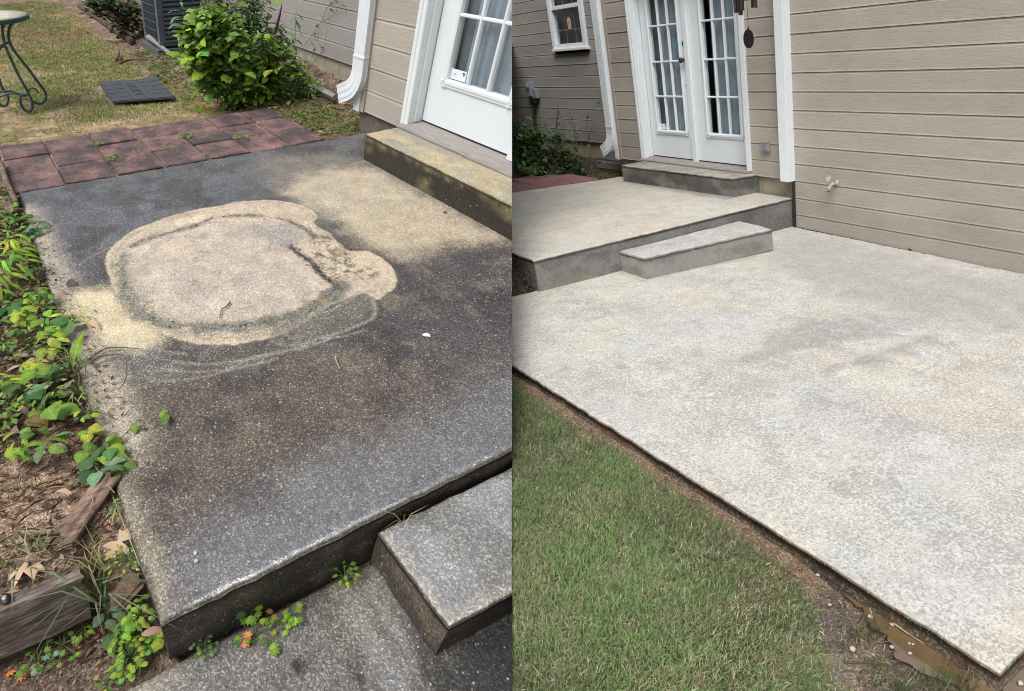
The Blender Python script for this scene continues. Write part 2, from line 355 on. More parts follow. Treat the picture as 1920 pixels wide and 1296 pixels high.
class MB:
    """collects vertices in lot coordinates (metres) and faces"""
    def __init__(s): s.v = []; s.f = []; s.c = []
    def add(s, v, f, col=None):
        b = len(s.v); s.v += [tuple(q) for q in v]; s.f += [tuple(i + b for i in q) for q in f]
        s.c += [col or (1, 1, 1, 0)] * len(v) if not isinstance(col, list) else col
        return s
    def box(s, x0, x1, y0, y1, z0, z1, col=None, r=0.0):
        if r <= 0:
            v = [(x, y, z) for z in (z0, z1) for y in (y0, y1) for x in (x0, x1)]
            return s.add(v, [(0, 2, 3, 1), (4, 5, 7, 6), (0, 1, 5, 4), (2, 6, 7, 3), (0, 4, 6, 2), (1, 3, 7, 5)], col)
        bm = bmesh.new(); bmesh.ops.create_cube(bm, size=1)
        for q in bm.verts: q.co = Vector(((x0 + x1) / 2 + q.co.x * (x1 - x0), (y0 + y1) / 2 + q.co.y * (y1 - y0), (z0 + z1) / 2 + q.co.z * (z1 - z0)))
        bmesh.ops.bevel(bm, geom=bm.edges[:], offset=min(r, 0.45 * min(x1 - x0, y1 - y0, z1 - z0)), segments=2, affect='EDGES', profile=0.6)
        bm.verts.index_update()
        s.add([tuple(q.co) for q in bm.verts], [tuple(q.index for q in f.verts) for f in bm.faces], col); bm.free(); return s
    def tube(s, pts, r, n=6, col=None, caps=True):
        P = [np.array(p, float) for p in pts]; m = len(P)
        rr = r if isinstance(r, (list, tuple, np.ndarray)) else [r] * m
        v = []; up = np.array((0.13, 0.21, 0.97)); prev = None
        for i in range(m):
            t = P[min(i + 1, m - 1)] - P[max(i - 1, 0)]; t = t / (np.linalg.norm(t) + 1e-9)
            a = prev if prev is not None else (np.cross(up, t) if abs(t @ up) < 0.95 else np.cross((1, 0, 0), t))
            a = a - t * (a @ t); a = a / (np.linalg.norm(a) + 1e-9); prev = a; b = np.cross(t, a)
            for k in range(n):
                w = 2 * math.pi * k / n; v.append(P[i] + (a * math.cos(w) + b * math.sin(w)) * rr[i])
        f = [(i * n + k, i * n + (k + 1) % n, (i + 1) * n + (k + 1) % n, (i + 1) * n + k) for i in range(m - 1) for k in range(n)]
        if caps: f += [tuple(range(n - 1, -1, -1)), tuple(range((m - 1) * n, m * n))]
        return s.add(v, f, col)
    def prism(s, poly, axis, a, b, col=None):
        """polygon in the two other axes, extruded along axis from a to b"""
        n = len(poly); v = []
        for t in (a, b):
            for p in poly:
                q = list(p); q.insert(axis, t); v.append(q)
        f = [tuple(range(n - 1, -1, -1)), tuple(range(n, 2 * n))] + [(i, (i + 1) % n, n + (i + 1) % n, n + i) for i in range(n)]
        return s.add(v, f, col)
    def lathe(s, prof, c, n=20, axis=2, col=None):
        v = []; m = len(prof)
        for r, h in prof:
            for k in range(n):
                w = 2 * math.pi * k / n; q = [r * math.cos(w), r * math.sin(w)]; q.insert(axis, h); v.append([q[i] + c[i] for i in range(3)])
        f = [(i * n + k, i * n + (k + 1) % n, (i + 1) * n + (k + 1) % n, (i + 1) * n + k) for i in range(m - 1) for k in range(n)]
        f += [tuple(range(n - 1, -1, -1)), tuple(range((m - 1) * n, m * n))]
        return s.add(v, f, col)

def mesh_from(name, V, F, site_co, col, m, smooth, clip, side, org):
    me = bpy.data.meshes.new(name); me.from_pydata([tuple(v) for v in (V - org)], [], F)
    a = me.attributes.new('site', 'FLOAT_VECTOR', 'POINT'); a.data.foreach_set('vector', np.asarray(site_co, np.float32).ravel())
    if col is not None:
        a = me.attributes.new('stain', 'FLOAT_COLOR', 'POINT'); a.data.foreach_set('color', np.asarray(col, np.float32).ravel())
    if clip:
        bm = bmesh.new(); bm.from_mesh(me)
        r = bmesh.ops.bisect_plane(bm, geom=bm.verts[:] + bm.edges[:] + bm.faces[:], plane_co=Vector((side * 2e-4 - org[0], 0, 0)),
                                   plane_no=Vector((-side, 0, 0)), clear_outer=True, clear_inner=False)
        ed = [e for e in r['geom_cut'] if isinstance(e, bmesh.types.BMEdge)]
        if 3 <= len(ed) <= 400:
            try: bmesh.ops.edgenet_fill(bm, edges=ed)
            except Exception: pass
        bm.to_mesh(me); bm.free()
    if smooth: me.polygons.foreach_set('use_smooth', np.ones(len(me.polygons), bool))
    me.materials.append(m); return me

def build(mb, name, m, site, parent=None, smooth=False, kind=None, label=None, cat=None, group=None, fix_n=True):
    """links the collected shape as ONE object; everything ends at the party line x = 0"""
    S_ = np.array(mb.v, float); V = site.w(S_); sx = V[:, 0] * site.side
    if sx.max() < 1e-4: return None
    org = np.array(parent.location) if parent is not None and parent.parent is None and parent.type == 'EMPTY' else (
        np.array(parent['_o']) if parent is not None else V.mean(0))
    me = mesh_from(name, V, mb.f, S_, mb.c, m, smooth, sx.min() < 0, site.side, org)
    if len(me.polygons) == 0: return None
    o = bpy.data.objects.new(name, me); COL.objects.link(o)
    if parent is not None: o.parent = parent
    else: o.location = org
    o['_o'] = [float(q) for q in org]
    if fix_n:
        bm = bmesh.new(); bm.from_mesh(me); bmesh.ops.recalc_face_normals(bm, faces=bm.faces[:]); bm.to_mesh(me); bm.free()
    return tag(o, label, cat, group, kind)

def build_np(V_lot, F, col, name, m, site, kind, label, cat=None, parent=None, smooth=False):
    """big fields of blades or bits: arrays in lot coordinates, squeezed against the party line where they touch it"""
    V = site.w(V_lot); V[:, 0] = np.maximum(V[:, 0] * site.side, 3e-4) * site.side
    me = bpy.data.meshes.new(name); org = V.mean(0) if parent is None else np.array(parent.location)
    F = np.asarray(F); nf, k = F.shape
    me.vertices.add(len(V)); me.vertices.foreach_set('co', (V - org).astype(np.float32).ravel())
    me.loops.add(nf * k); me.loops.foreach_set('vertex_index', F.astype(np.int32).ravel())
    me.polygons.add(nf); me.polygons.foreach_set('loop_start', (np.arange(nf) * k).astype(np.int32))
    a = me.attributes.new('site', 'FLOAT_VECTOR', 'POINT'); a.data.foreach_set('vector', V_lot.astype(np.float32).ravel())
    a = me.attributes.new('stain', 'FLOAT_COLOR', 'POINT'); a.data.foreach_set('color', col.astype(np.float32).ravel())
    me.update(calc_edges=True); me.validate()
    if smooth: me.polygons.foreach_set('use_smooth', np.ones(nf, bool))
    me.materials.append(m); o = bpy.data.objects.new(name, me); COL.objects.link(o)
    if parent is not None: o.parent = parent
    else: o.location = org
    return tag(o, label, cat, None, kind)

def slab(corners, z0, res, fn, r=0.012, chip=0.008, seed=0):
    """a cast slab: corners [(x,y,ztop)*4] in order, rounded worn edges, colour fn(x,y,z,side) -> rgba"""
    c = np.array(corners, float)
    lu = max(np.linalg.norm(c[1][:2] - c[0][:2]), np.linalg.norm(c[2][:2] - c[3][:2])); lv = max(np.linalg.norm(c[3][:2] - c[0][:2]), np.linalg.norm(c[2][:2] - c[1][:2]))
    def axis_(l):
        n = max(2, int(round((l - 2 * r) / res)))
        e = r * (1 - np.cos(np.linspace(0, math.pi / 2, 4)))[:-1]
        return np.concatenate([e, np.linspace(r, l - r, n + 1), l - e[::-1]]) / l
    U = axis_(lu); W = axis_(lv); u, w = np.meshgrid(U, W, indexing='ij')
    P = ((1 - u) * (1 - w))[..., None] * c[0] + (u * (1 - w))[..., None] * c[1] + (u * w)[..., None] * c[2] + ((1 - u) * w)[..., None] * c[3]
    d = np.minimum(np.minimum(u, 1 - u) * lu, np.minimum(w, 1 - w) * lv)
    drop = np.where(d < r, r - np.sqrt(np.maximum(r * r - (r - d) ** 2, 0)), 0)
    nz = fbm(P[..., 0] * 9 + seed, P[..., 1] * 9, 4) - 0.5
    P[..., 2] -= drop
    P[..., 2] += (fbm(P[..., 0] * 2.2 + seed, P[..., 1] * 2.2, 3) - 0.5) * 0.006 * sstep(0, 0.1, d)
    e = sstep(0.05, 0.0, d)[..., None]
    P += np.stack([fbm(P[..., 0] * 13 + 5, P[..., 1] * 13, 2) - .5, fbm(P[..., 0] * 13 + 50, P[..., 1] * 13 + 9, 2) - .5, (fbm(P[..., 0] * 16, P[..., 1] * 16 + 3, 2) - .6)], -1) * 1.0 * chip * e
    nu, nw = u.shape; idx = np.arange(nu * nw).reshape(nu, nw)
    V = [P.reshape(-1, 3)]; F = [np.stack([idx[:-1, :-1], idx[1:, :-1], idx[1:, 1:], idx[:-1, 1:]], -1).reshape(-1, 4)]
    rings = np.concatenate([idx[:, 0], idx[-1, 1:], idx[-2::-1, -1], idx[0, -2:0:-1]])
    top = P.reshape(-1, 3)[rings]; n = len(rings); base = nu * nw; prev = rings
    cen = c[:, :2].mean(0); ns = max(3, int((top[:, 2].mean() - z0) / 0.025))
    for k in range(1, ns + 1):
        q = top.copy(); q[:, 2] = top[:, 2] + (z0 - top[:, 2]) * k / ns
        off = (fbm(q[:, 0] * 6 + q[:, 1] * 6 + 3, q[:, 2] * 10, 2) - 0.5) * chip * 1.2
        dirv = (q[:, :2] - cen); dirv /= np.linalg.norm(dirv, axis=1)[:, None] + 1e-9
        q[:, :2] += dirv * off[:, None]
        V.append(q); cur = base + np.arange(n)
        F.append(np.stack([prev, np.roll(prev, -1), np.roll(cur, -1), cur], -1)); prev = cur; base += n
    V = np.concatenate(V); F = np.concatenate(F)
    sd = np.zeros(len(V), bool); sd[nu * nw:] = True
    sd[:nu * nw] = (d.reshape(-1) < r * 0.3)
    mb = MB(); mb.v = [tuple(q) for q in V]; mb.f = [tuple(int(i) for i in q) for q in F]
    mb.c = fn(V[:, 0], V[:, 1], V[:, 2], sd); return mb

# ------------------------------------------------------------------ leaves
def leaf_mesh(kind, m):
    out = {'ovate': [(0, 0), (.16, .1), (.29, .32), (.30, .5), (.20, .78), (0, 1)],
           'heart': [(0, .06), (.20, -.06), (.42, .06), (.48, .34), (.32, .68), (0, 1)],
           'lance': [(0, 0), (.07, .12), (.115, .38), (.105, .6), (.05, .85), (0, 1)],
           'round': [(0, 0), (.28, .06), (.46, .3), (.46, .58), (.28, .86), (0, .98)],
           'blade': [(0, 0), (.03, .2), (.035, .5), (.028, .75), (.012, .92), (0, 1)],
           'lobed': [(0, 0), (.14, .08), (.42, .10), (.24, .30), (.52, .52), (.22, .56), (.24, .80), (0, 1)],
           'palmate': [(0, 0), (.14, .05), (.42, .04), (.30, .22), (.56, .38), (.34, .46), (.42, .78), (.16, .72), (0, .95)],
           'oak': [(0, -.30), (.015, -.02), (.20, .05), (.07, .20), (.46, .22), (.34, .36), (.10, .42), (.40, .74), (.22, .70), (.09, .80), (0, 1.05)],
           }[kind]
    rt = np.array(out[1:-1]); base = np.array(out[0]); tip = np.array(out[-1])
    def z(x, y):
        return -0.55 * abs(x) * abs(x) * 1.2 + 0.16 * math.sin(y * 2.6) - 0.20 * y * y + (0.10 * abs(x))
    v = [(base[0], base[1], z(0, base[1]))]; f = []
    mid = [0]
    for x, y in rt:
        v.append((0, y if kind in ('ovate', 'lance', 'round', 'blade', 'heart') else min(y, 0.9), 0)); mid.append(len(v) - 1)
        v[-1] = (0, v[-1][1], z(0, v[-1][1]))
    v.append((0, tip[1], z(0, tip[1]))); mid.append(len(v) - 1)
    # keep the midrib monotone so that lobes do not fold back over it
    ys = sorted(v[i][1] for i in mid[1:-1])
    for i, y in zip(mid[1:-1], ys): v[i] = (0, max(0.01, y), z(0, y))
    for sgn in (1, -1):
        side = [0]
        for x, y in rt: v.append((sgn * x, y, z(x, y) + random.uniform(-.02, .02) * (4 if kind == 'oak' else 1))); side.append(len(v) - 1)
        side.append(mid[-1])
        for i in range(len(side) - 1):
            q = [mid[i], side[i], side[i + 1], mid[i + 1]]
            if sgn < 0: q = q[::-1]
            q2 = []
            for t in q:
                if t not in q2: q2.append(t)
            if len(q2) >= 3: f.append(tuple(q2))
    me = bpy.data.meshes.new(kind + '_leaf'); me.from_pydata(v, [], f)
    me.polygons.foreach_set('use_smooth', np.ones(len(f), bool)); me.materials.append(m); return me
_LM = {}
def leaf_data(kind, m):
    k = (kind, m.name)
    if k not in _LM: _LM[k] = leaf_mesh(kind, m)
    return _LM[k]
def leaf_matrix(pos, dirv, nrm, size):
    y = Vector(dirv).normalized(); z = Vector(nrm); z = (z - y * z.dot(y)).normalized(); x = y.cross(z)
    return Matrix(((x.x * size, y.x * size, z.x * size, pos[0]), (x.y * size, y.y * size, z.y * size, pos[1]), (x.z * size, y.z * size, z.z * size, pos[2]), (0, 0, 0, 1)))
def add_leaf(site, root, kind, m, lot_pos, size, az=None, tilt=0.35, droop=0.2, name='leaf'):
    W = site.w(lot_pos)
    if W[0] * site.side < size * 0.6: return None
    az = random.uniform(0, 2 * math.pi) if az is None else az
    d = Vector((math.cos(az), math.sin(az), -droop + random.uniform(-.2, .2)))
    n = Vector((random.gauss(0, tilt), random.gauss(0, tilt) - 0.25, 1))
    o = bpy.data.objects.new(name, leaf_data(kind, m)); COL.objects.link(o); o.parent = root
    mw = leaf_matrix(W - np.array(root.location), d, n, size * site.k)
    o.matrix_local = mw; return o

def leaf_cloud(site, pts, kindcols, sizes, seed=0, up=0.9):
    """many small leaves as one array mesh (lot coords in, lot coords out): each leaf is a folded quad pair"""
    rg = np.random.default_rng(seed); n = len(pts); az = rg.uniform(0, 2 * np.pi, n)
    W = site.w(pts)
    d = np.stack([np.cos(az), np.sin(az), rg.uniform(-.7, .35, n)], -1); d /= np.linalg.norm(d, axis=1)[:, None]
    nn = np.stack([rg.normal(0, .5, n), rg.normal(0, .5, n) - .3, np.full(n, up)], -1); nn -= d * (nn * d).sum(1)[:, None]; nn /= np.linalg.norm(nn, axis=1)[:, None]
    x = np.cross(d, nn); s = sizes[:, None] * site.k
    v = np.stack([W, W + d * s * .45 + x * s * .27 - nn * s * .05, W + d * s + nn * s * -.12, W + d * s * .45 - x * s * .27 - nn * s * .05], 1)
    V = site.loc(v.reshape(-1, 3)); F = np.concatenate([np.arange(n)[:, None] * 4 + np.array([[0, 1, 2]]), np.arange(n)[:, None] * 4 + np.array([[0, 2, 3]])])
    C = np.repeat(np.concatenate([kindcols, np.zeros((n, 1))], 1), 4, 0)
    return V, F, C

def blades(site, x, y, z, length, width, col, lean=0.6, seed=0):
    rg = np.random.default_rng(seed); n = len(x)
    W = site.w(np.stack([x, y, z], -1)); az = rg.uniform(0, 2 * np.pi, n); ln = rg.uniform(0.15, 1.0, n) * lean
    d = np.stack([np.cos(az), np.sin(az), np.zeros(n)], -1); up = np.array([0, 0, 1.0])
    fa = az + rg.uniform(0.9, 2.2, n); wv = np.stack([np.cos(fa), np.sin(fa), np.zeros(n)], -1) * width[:, None] * .5 * site.k
    L_ = length[:, None] * site.k
    p1 = W + (up * .55 + d * ln[:, None] * .35) * L_; p2 = W + (up * (1 - .35 * ln[:, None]) + d * ln[:, None] * 1.15) * L_
    v = np.stack([W - wv, W + wv, p1 + wv * .8, p1 - wv * .8, p2], 1).reshape(-1, 3)
    i = np.arange(n)[:, None] * 5
    F = np.concatenate([i + np.array([[0, 1, 2]]), i + np.array([[0, 2, 3]]), i + np.array([[3, 2, 4]])])
    c = np.concatenate([col, np.zeros((n, 1))], 1); C = np.repeat(c[:, None, :], 5, 1)
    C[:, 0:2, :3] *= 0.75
    return site.loc(v), F, C.reshape(-1, 4)

# ------------------------------------------------------------------ GROUND
def grid_ground(site, xs, ys, zf, cf, name):
    X, Y = np.meshgrid(np.array(xs), np.array(ys), indexing='ij'); Z = zf(X, Y); C = cf(X, Y)
    nu, nv = X.shape; idx = np.arange(nu * nv).reshape(nu, nv)
    V = np.stack([X, Y, Z], -1).reshape(-1, 3)
    F = np.stack([idx[:-1, :-1], idx[1:, :-1], idx[1:, 1:], idx[:-1, 1:]], -1).reshape(-1, 4)
    W = site.w(V); keep = (W[F, 0] * site.side).max(1) > 0; F = F[keep]
    used = np.unique(F); rm = -np.ones(len(V), int); rm[used] = np.arange(len(used))
    return build_np(V[used], rm[F], C.reshape(-1, 4)[used], name, M_SOIL, site, 'structure', None, smooth=True)
def axis_pts(segs, far=60):
    out = []
    for a, b, s in segs: out += list(np.arange(a, b, s))
    hi = segs[-1][1]; lo = segs[0][0]; g = [hi]; s = segs[-1][2]
    while g[-1] < hi + far: s *= 1.6; g.append(g[-1] + s)
    h = [lo]; s = segs[0][2]
    while h[-1] > lo - far: s *= 1.6; h.append(h[-1] - s)
    return sorted(h[1:]) + out + g

MOSS = np.array([(-6.231,1.935),(-5.742,2.042),(-4.829,1.901),(-4.504,2.126),(-5.012,2.217),(-5.351,2.032),(-6.112,2.170),(-6.472,2.081)])
def z_left(X, Y):
    n = (fbm(X * 3, Y * 3, 4) - .5) * .05 + (fbm(X * 14, Y * 14, 3) - .5) * .022
    z = -0.03 + n
    bank = sstep(-.50, -.12, X) * sstep(-.19, -.14, Y) + sstep(-.29, -.27, X) * sstep(-.13, -.19, Y)
    z = np.where(Y < .05, z * (1 - np.clip(bank, 0, 1)) + (-.262 + n * .35) * np.clip(bank, 0, 1), z)
    z = z + .035 * sstep(.0, -.12, Y) * sstep(-.55, -.9, X) * sstep(-3.6, -3.2, X)      # soil heaped against the slab edge
    z = np.where((X > -3.36) & (X < -.03) & (Y > .04), -.20, z)
    z = np.where((X > -4.45) & (X <= -3.36) & (Y > -.02) & (Y < 2.62), -.075 + n * .2, z)
    z = np.where((X > 0.03) | ((X > -.05) & (Y > .03)), -.31, z)
    z = z + .05 * sstep(2.2, 2.6, Y) * sstep(-5.2, -5.6, X)
    return z
def c_left(X, Y):
    n = fbm(X * 1.3 + 4, Y * 1.3, 4); n2 = fbm(X * 5, Y * 5 + 7, 4)
    c = np.zeros(X.shape + (4,)); c[..., :3] = (.13, .092, .066)
    lawn = sstep(-4.35, -4.6, X) * sstep(2.35, 1.9, Y + .3 * (n - .5))
    tan = lerp(np.array((.36, .265, .165)), (.19, .17, .07), sstep(.38, .6, n2))
    c[..., :3] = lerp(c[..., :3], tan, lawn)
    red = lawn * sstep(-8.0, -10.5, X) * sstep(.30, .6, n)
    c[..., :3] = lerp(c[..., :3], (.20, .115, .075), red)
    bed = sstep(1.9, 2.3, Y + .2 * (n2 - .5)) * sstep(-4.5, -4.9, X)
    c[..., :3] = lerp(c[..., :3], lerp(np.array((.16, .115, .085)), (.30, .23, .16), sstep(.5, .65, n2)), bed)
    m = sstep(.12, -.08, sdf(X, Y, MOSS) + (n2 - .5) * .5)
    c[..., :3] = lerp(c[..., :3], (.17, .15, .03), m)
    dirt = sstep(-.95, -.70, X) * sstep(.05, -.05, Y)
    c[..., :3] = lerp(c[..., :3], (.36, .265, .185), dirt * sstep(.2, .5, n2 + .15))
    foot = sstep(-.3, -.2, X) * sstep(.05, -.05, Y); c[..., :3] = lerp(c[..., :3], (.17, .125, .095), foot)
    strip = sstep(2.0, 2.5, Y) * sstep(-4.6, -4.3, X); c[..., :3] = lerp(c[..., :3], (.17, .12, .07), strip)
    return c
gl = grid_ground(L, axis_pts([(-16, -5, .11), (-5, -1.3, .05), (-1.3, .35, .02)]), axis_pts([(-1.0, .2, .02), (.2, 4.4, .07)]), z_left, c_left, 'ground')
def z_right(X, Y):
    n = (fbm(X * 3 + 3, Y * 3, 4) - .5) * .03 + (fbm(X * 16, Y * 16, 3) - .5) * .016
    z = -.312 + n - .018 * sstep(3.6, 4.3, X)
    pud = sstep(.16, .03, np.abs(Y + .88)) * sstep(3.85, 4.15, X) * .02
    z = z - pud
    bank = sstep(.03, -.35, X) * sstep(.02, -.02, Y) * sstep(-1.2, -.2, Y)
    z = z * (1 - bank) + (-.10 + n * 2) * bank
    z = np.where(X < -.4, np.where(Y < .1, -.06 + n, -.09 + n), z)
    z = np.where((X > .02) & (Y > -.78), -.5, z)
    z = np.where((X > -3.2) & (X <= .02) & (Y > .03), -.5, z)
    z = np.where((X > -4.5) & (X < -3.2) & (Y < 2.6), -.09, z)
    return z
def c_right(X, Y):
    n = fbm(X * 1.7 + 9, Y * 1.7, 4); n2 = fbm(X * 6 + 2, Y * 6, 4)
    c = np.zeros(X.shape + (4,)); c[..., :3] = lerp(np.array((.085, .085, .042)), (.13, .105, .065), sstep(.35, .65, n2))
    edge = sstep(-.935, -.870, Y + .06 * (n2 - .5)) * sstep(-.3, .3, X)
    c[..., :3] = lerp(c[..., :3], (.24, .175, .12), edge)
    mud = sstep(.05, .2, X - 3.86 + (Y + .95) * .5 + (n - .5) * .35) * sstep(-1.45, -1.25, Y) * sstep(0, 1, (X > 3))
    c[..., :3] = lerp(c[..., :3], lerp(np.array((.17, .14, .118)), (.26, .19, .135), sstep(.4, .65, n2)), mud); c[..., 3] = mud * .8 * sstep(.35, .55, n)
    bank = sstep(.1, -.05, X); c[..., :3] = lerp(c[..., :3], (.075, .055, .045), bank)
    return c
gr = grid_ground(R, axis_pts([(-9, -.6, .12), (-.6, 1.0, .04), (1.0, 5.2, .03)]), axis_pts([(-2.6, .1, .03), (.1, 4.4, .1)]), z_right, c_right, 'ground')

# ------------------------------------------------------------------ STAINED PATIO (left lot)
DISC = smooth_poly([(-2.112,0.482),(-2.209,0.582),(-2.255,0.726),(-2.284,0.914),(-2.293,1.103),(-2.251,1.276),(-2.172,1.435),(-2.020,1.532),(-1.851,1.542),(-1.761,1.445),(-1.568,1.443),(-1.390,1.406),(-1.307,1.388),(-1.265,1.295),(-1.204,1.193),(-1.178,1.084),(-1.196,0.942),(-1.218,0.776),(-1.284,0.632),(-1.366,0.495),(-1.473,0.432),(-1.607,0.407),(-1.763,0.402),(-1.937,0.425)])
HALO = smooth_poly([(-1.898,0.312),(-2.051,0.328),(-2.196,0.385),(-2.288,0.470),(-2.392,0.610),(-2.456,0.791),(-2.484,0.987),(-2.482,1.180),(-2.480,1.340),(-2.446,1.489),(-2.379,1.623),(-2.252,1.723),(-2.130,1.758),(-2.025,1.732),(-1.967,1.673),(-1.900,1.673),(-1.780,1.686),(-1.632,1.676),(-1.548,1.682),(-1.504,1.773),(-1.412,1.802),(-1.296,1.791),(-1.193,1.742),(-1.113,1.663),(-1.067,1.572),(-1.059,1.509),(-1.118,1.501),(-1.143,1.417),(-1.126,1.275),(-1.090,1.158),(-1.041,1.038),(-1.027,0.913),(-1.035,0.804),(-1.058,0.677),(-1.120,0.568),(-1.204,0.479),(-1.298,0.418),(-1.412,0.372),(-1.589,0.334),(-1.750,0.311)])
LOBE = smooth_poly([(-0.995,0.868),(-1.075,0.939),(-1.112,1.032),(-1.086,1.186),(-1.102,1.324),(-1.147,1.453),(-1.123,1.504),(-1.014,1.470),(-0.953,1.416),(-0.919,1.344),(-0.913,1.201),(-0.916,1.083),(-0.912,0.965)])
PLUME = smooth_poly([(-1.782,0.074),(-1.832,0.144),(-1.778,0.289),(-1.578,0.323),(-1.419,0.388),(-1.295,0.425),(-1.227,0.395),(-1.186,0.285),(-1.259,0.188),(-1.466,0.096),(-1.646,0.027)])
EDGE_L = [(-2.956,-0.003),(-2.609,0.008),(-2.240,0.012),(-1.915,0.033),(-1.699,0.077),(-1.377,0.090),(-1.131,0.084),(-0.917,0.079),(-0.704,0.068)]
TANP = smooth_poly([(-2.560,1.762),(-2.705,2.170),(-2.631,2.570),(-2.368,2.605),(-1.986,2.620),(-1.631,2.637),(-1.275,2.629),(-1.317,2.388),(-1.354,2.090),(-1.326,1.948),(-1.495,1.805),(-1.758,1.811),(-2.049,1.792),(-2.294,1.755)])
BACKPATCH = smooth_poly([(-3.156,1.834),(-3.051,2.380),(-2.748,2.653),(-2.493,2.522),(-2.631,2.125),(-2.639,1.759),(-2.831,1.722)])
WETP = smooth_poly([(-3.177,1.397),(-3.254,1.638),(-2.991,1.848),(-2.604,1.831),(-2.621,1.574),(-2.834,1.368)])
PURP = smooth_poly([(-1.579,1.634),(-1.330,1.912),(-1.253,2.412),(-1.178,2.594),(-0.576,2.102),(-0.336,1.706),(-0.376,1.325),(-0.602,1.164),(-0.900,1.442),(-1.104,1.681)])
BROWN = smooth_poly([(-0.966,0.193),(-0.889,0.578),(-0.807,1.074),(-0.395,1.285),(-0.262,1.629),(-0.109,1.467),(-0.132,1.064),(-0.185,0.639),(-0.249,0.362),(-0.250,0.134),(-0.333,0.052),(-0.615,0.075)])
RING_D = smooth_poly([(-2.091,0.454),(-1.947,0.406),(-1.775,0.379),(-1.619,0.382),(-1.471,0.404),(-1.351,0.476),(-1.253,0.606),(-1.182,0.760),(-1.148,0.918),(-1.135,1.067),(-1.162,1.201),(-1.211,1.312),(-1.283,1.414)], False)
TOPLINE = smooth_poly([(-2.182,0.517),(-2.236,0.668),(-2.251,0.830),(-2.281,1.005),(-2.322,1.115),(-2.296,1.258),(-2.232,1.385),(-2.097,1.515),(-1.957,1.575),(-1.794,1.578)], False)
CRACK = smooth_poly([(-1.773,1.389),(-1.664,1.390),(-1.538,1.407),(-1.418,1.388),(-1.316,1.394)], False)
LIGHTS = [smooth_poly(p, False) for p in ([(-1.046,0.337),(-0.971,0.434),(-0.923,0.541),(-0.886,0.679),(-0.875,0.834)], [(-1.277,0.294),(-1.160,0.373),(-1.084,0.476)], [(-1.179,0.298),(-1.053,0.414),(-0.976,0.537),(-0.936,0.676),(-0.915,0.855),(-0.892,0.954),(-0.890,1.082),(-0.908,1.212),(-0.928,1.366)],
          [(-1.057,0.195),(-0.967,0.311),(-0.922,0.417),(-0.899,0.557),(-0.915,0.653),(-0.924,0.750),(-0.897,0.873)], [(-2.098,0.192),(-2.154,0.255),(-2.220,0.381),(-2.247,0.459)], [(-0.913,1.081),(-0.879,1.178),(-0.875,1.298)],
          [(-1.098,1.520),(-0.994,1.458),(-0.926,1.390)])]
MOSSY = smooth_poly([(-1.926,1.637),(-1.750,1.667),(-1.572,1.648),(-1.410,1.560),(-1.334,1.457),(-1.528,1.455),(-1.706,1.525)])
MOSS2 = smooth_poly([(-1.417,1.546),(-1.370,1.642),(-1.266,1.695),(-1.210,1.708),(-1.213,1.603),(-1.314,1.497)])
MOSS3 = smooth_poly([(-1.125,1.086),(-1.158,1.230),(-1.215,1.397),(-1.268,1.466),(-1.301,1.401),(-1.243,1.282),(-1.192,1.108)])
GREYD = smooth_poly([(-2.086,1.314),(-2.014,1.509),(-1.854,1.536),(-1.756,1.424),(-1.794,1.316),(-1.987,1.266)])
FLAKE = smooth_poly([(-2.387,0.877),(-2.389,0.997),(-2.387,1.072),(-2.281,1.005),(-2.284,0.896)])
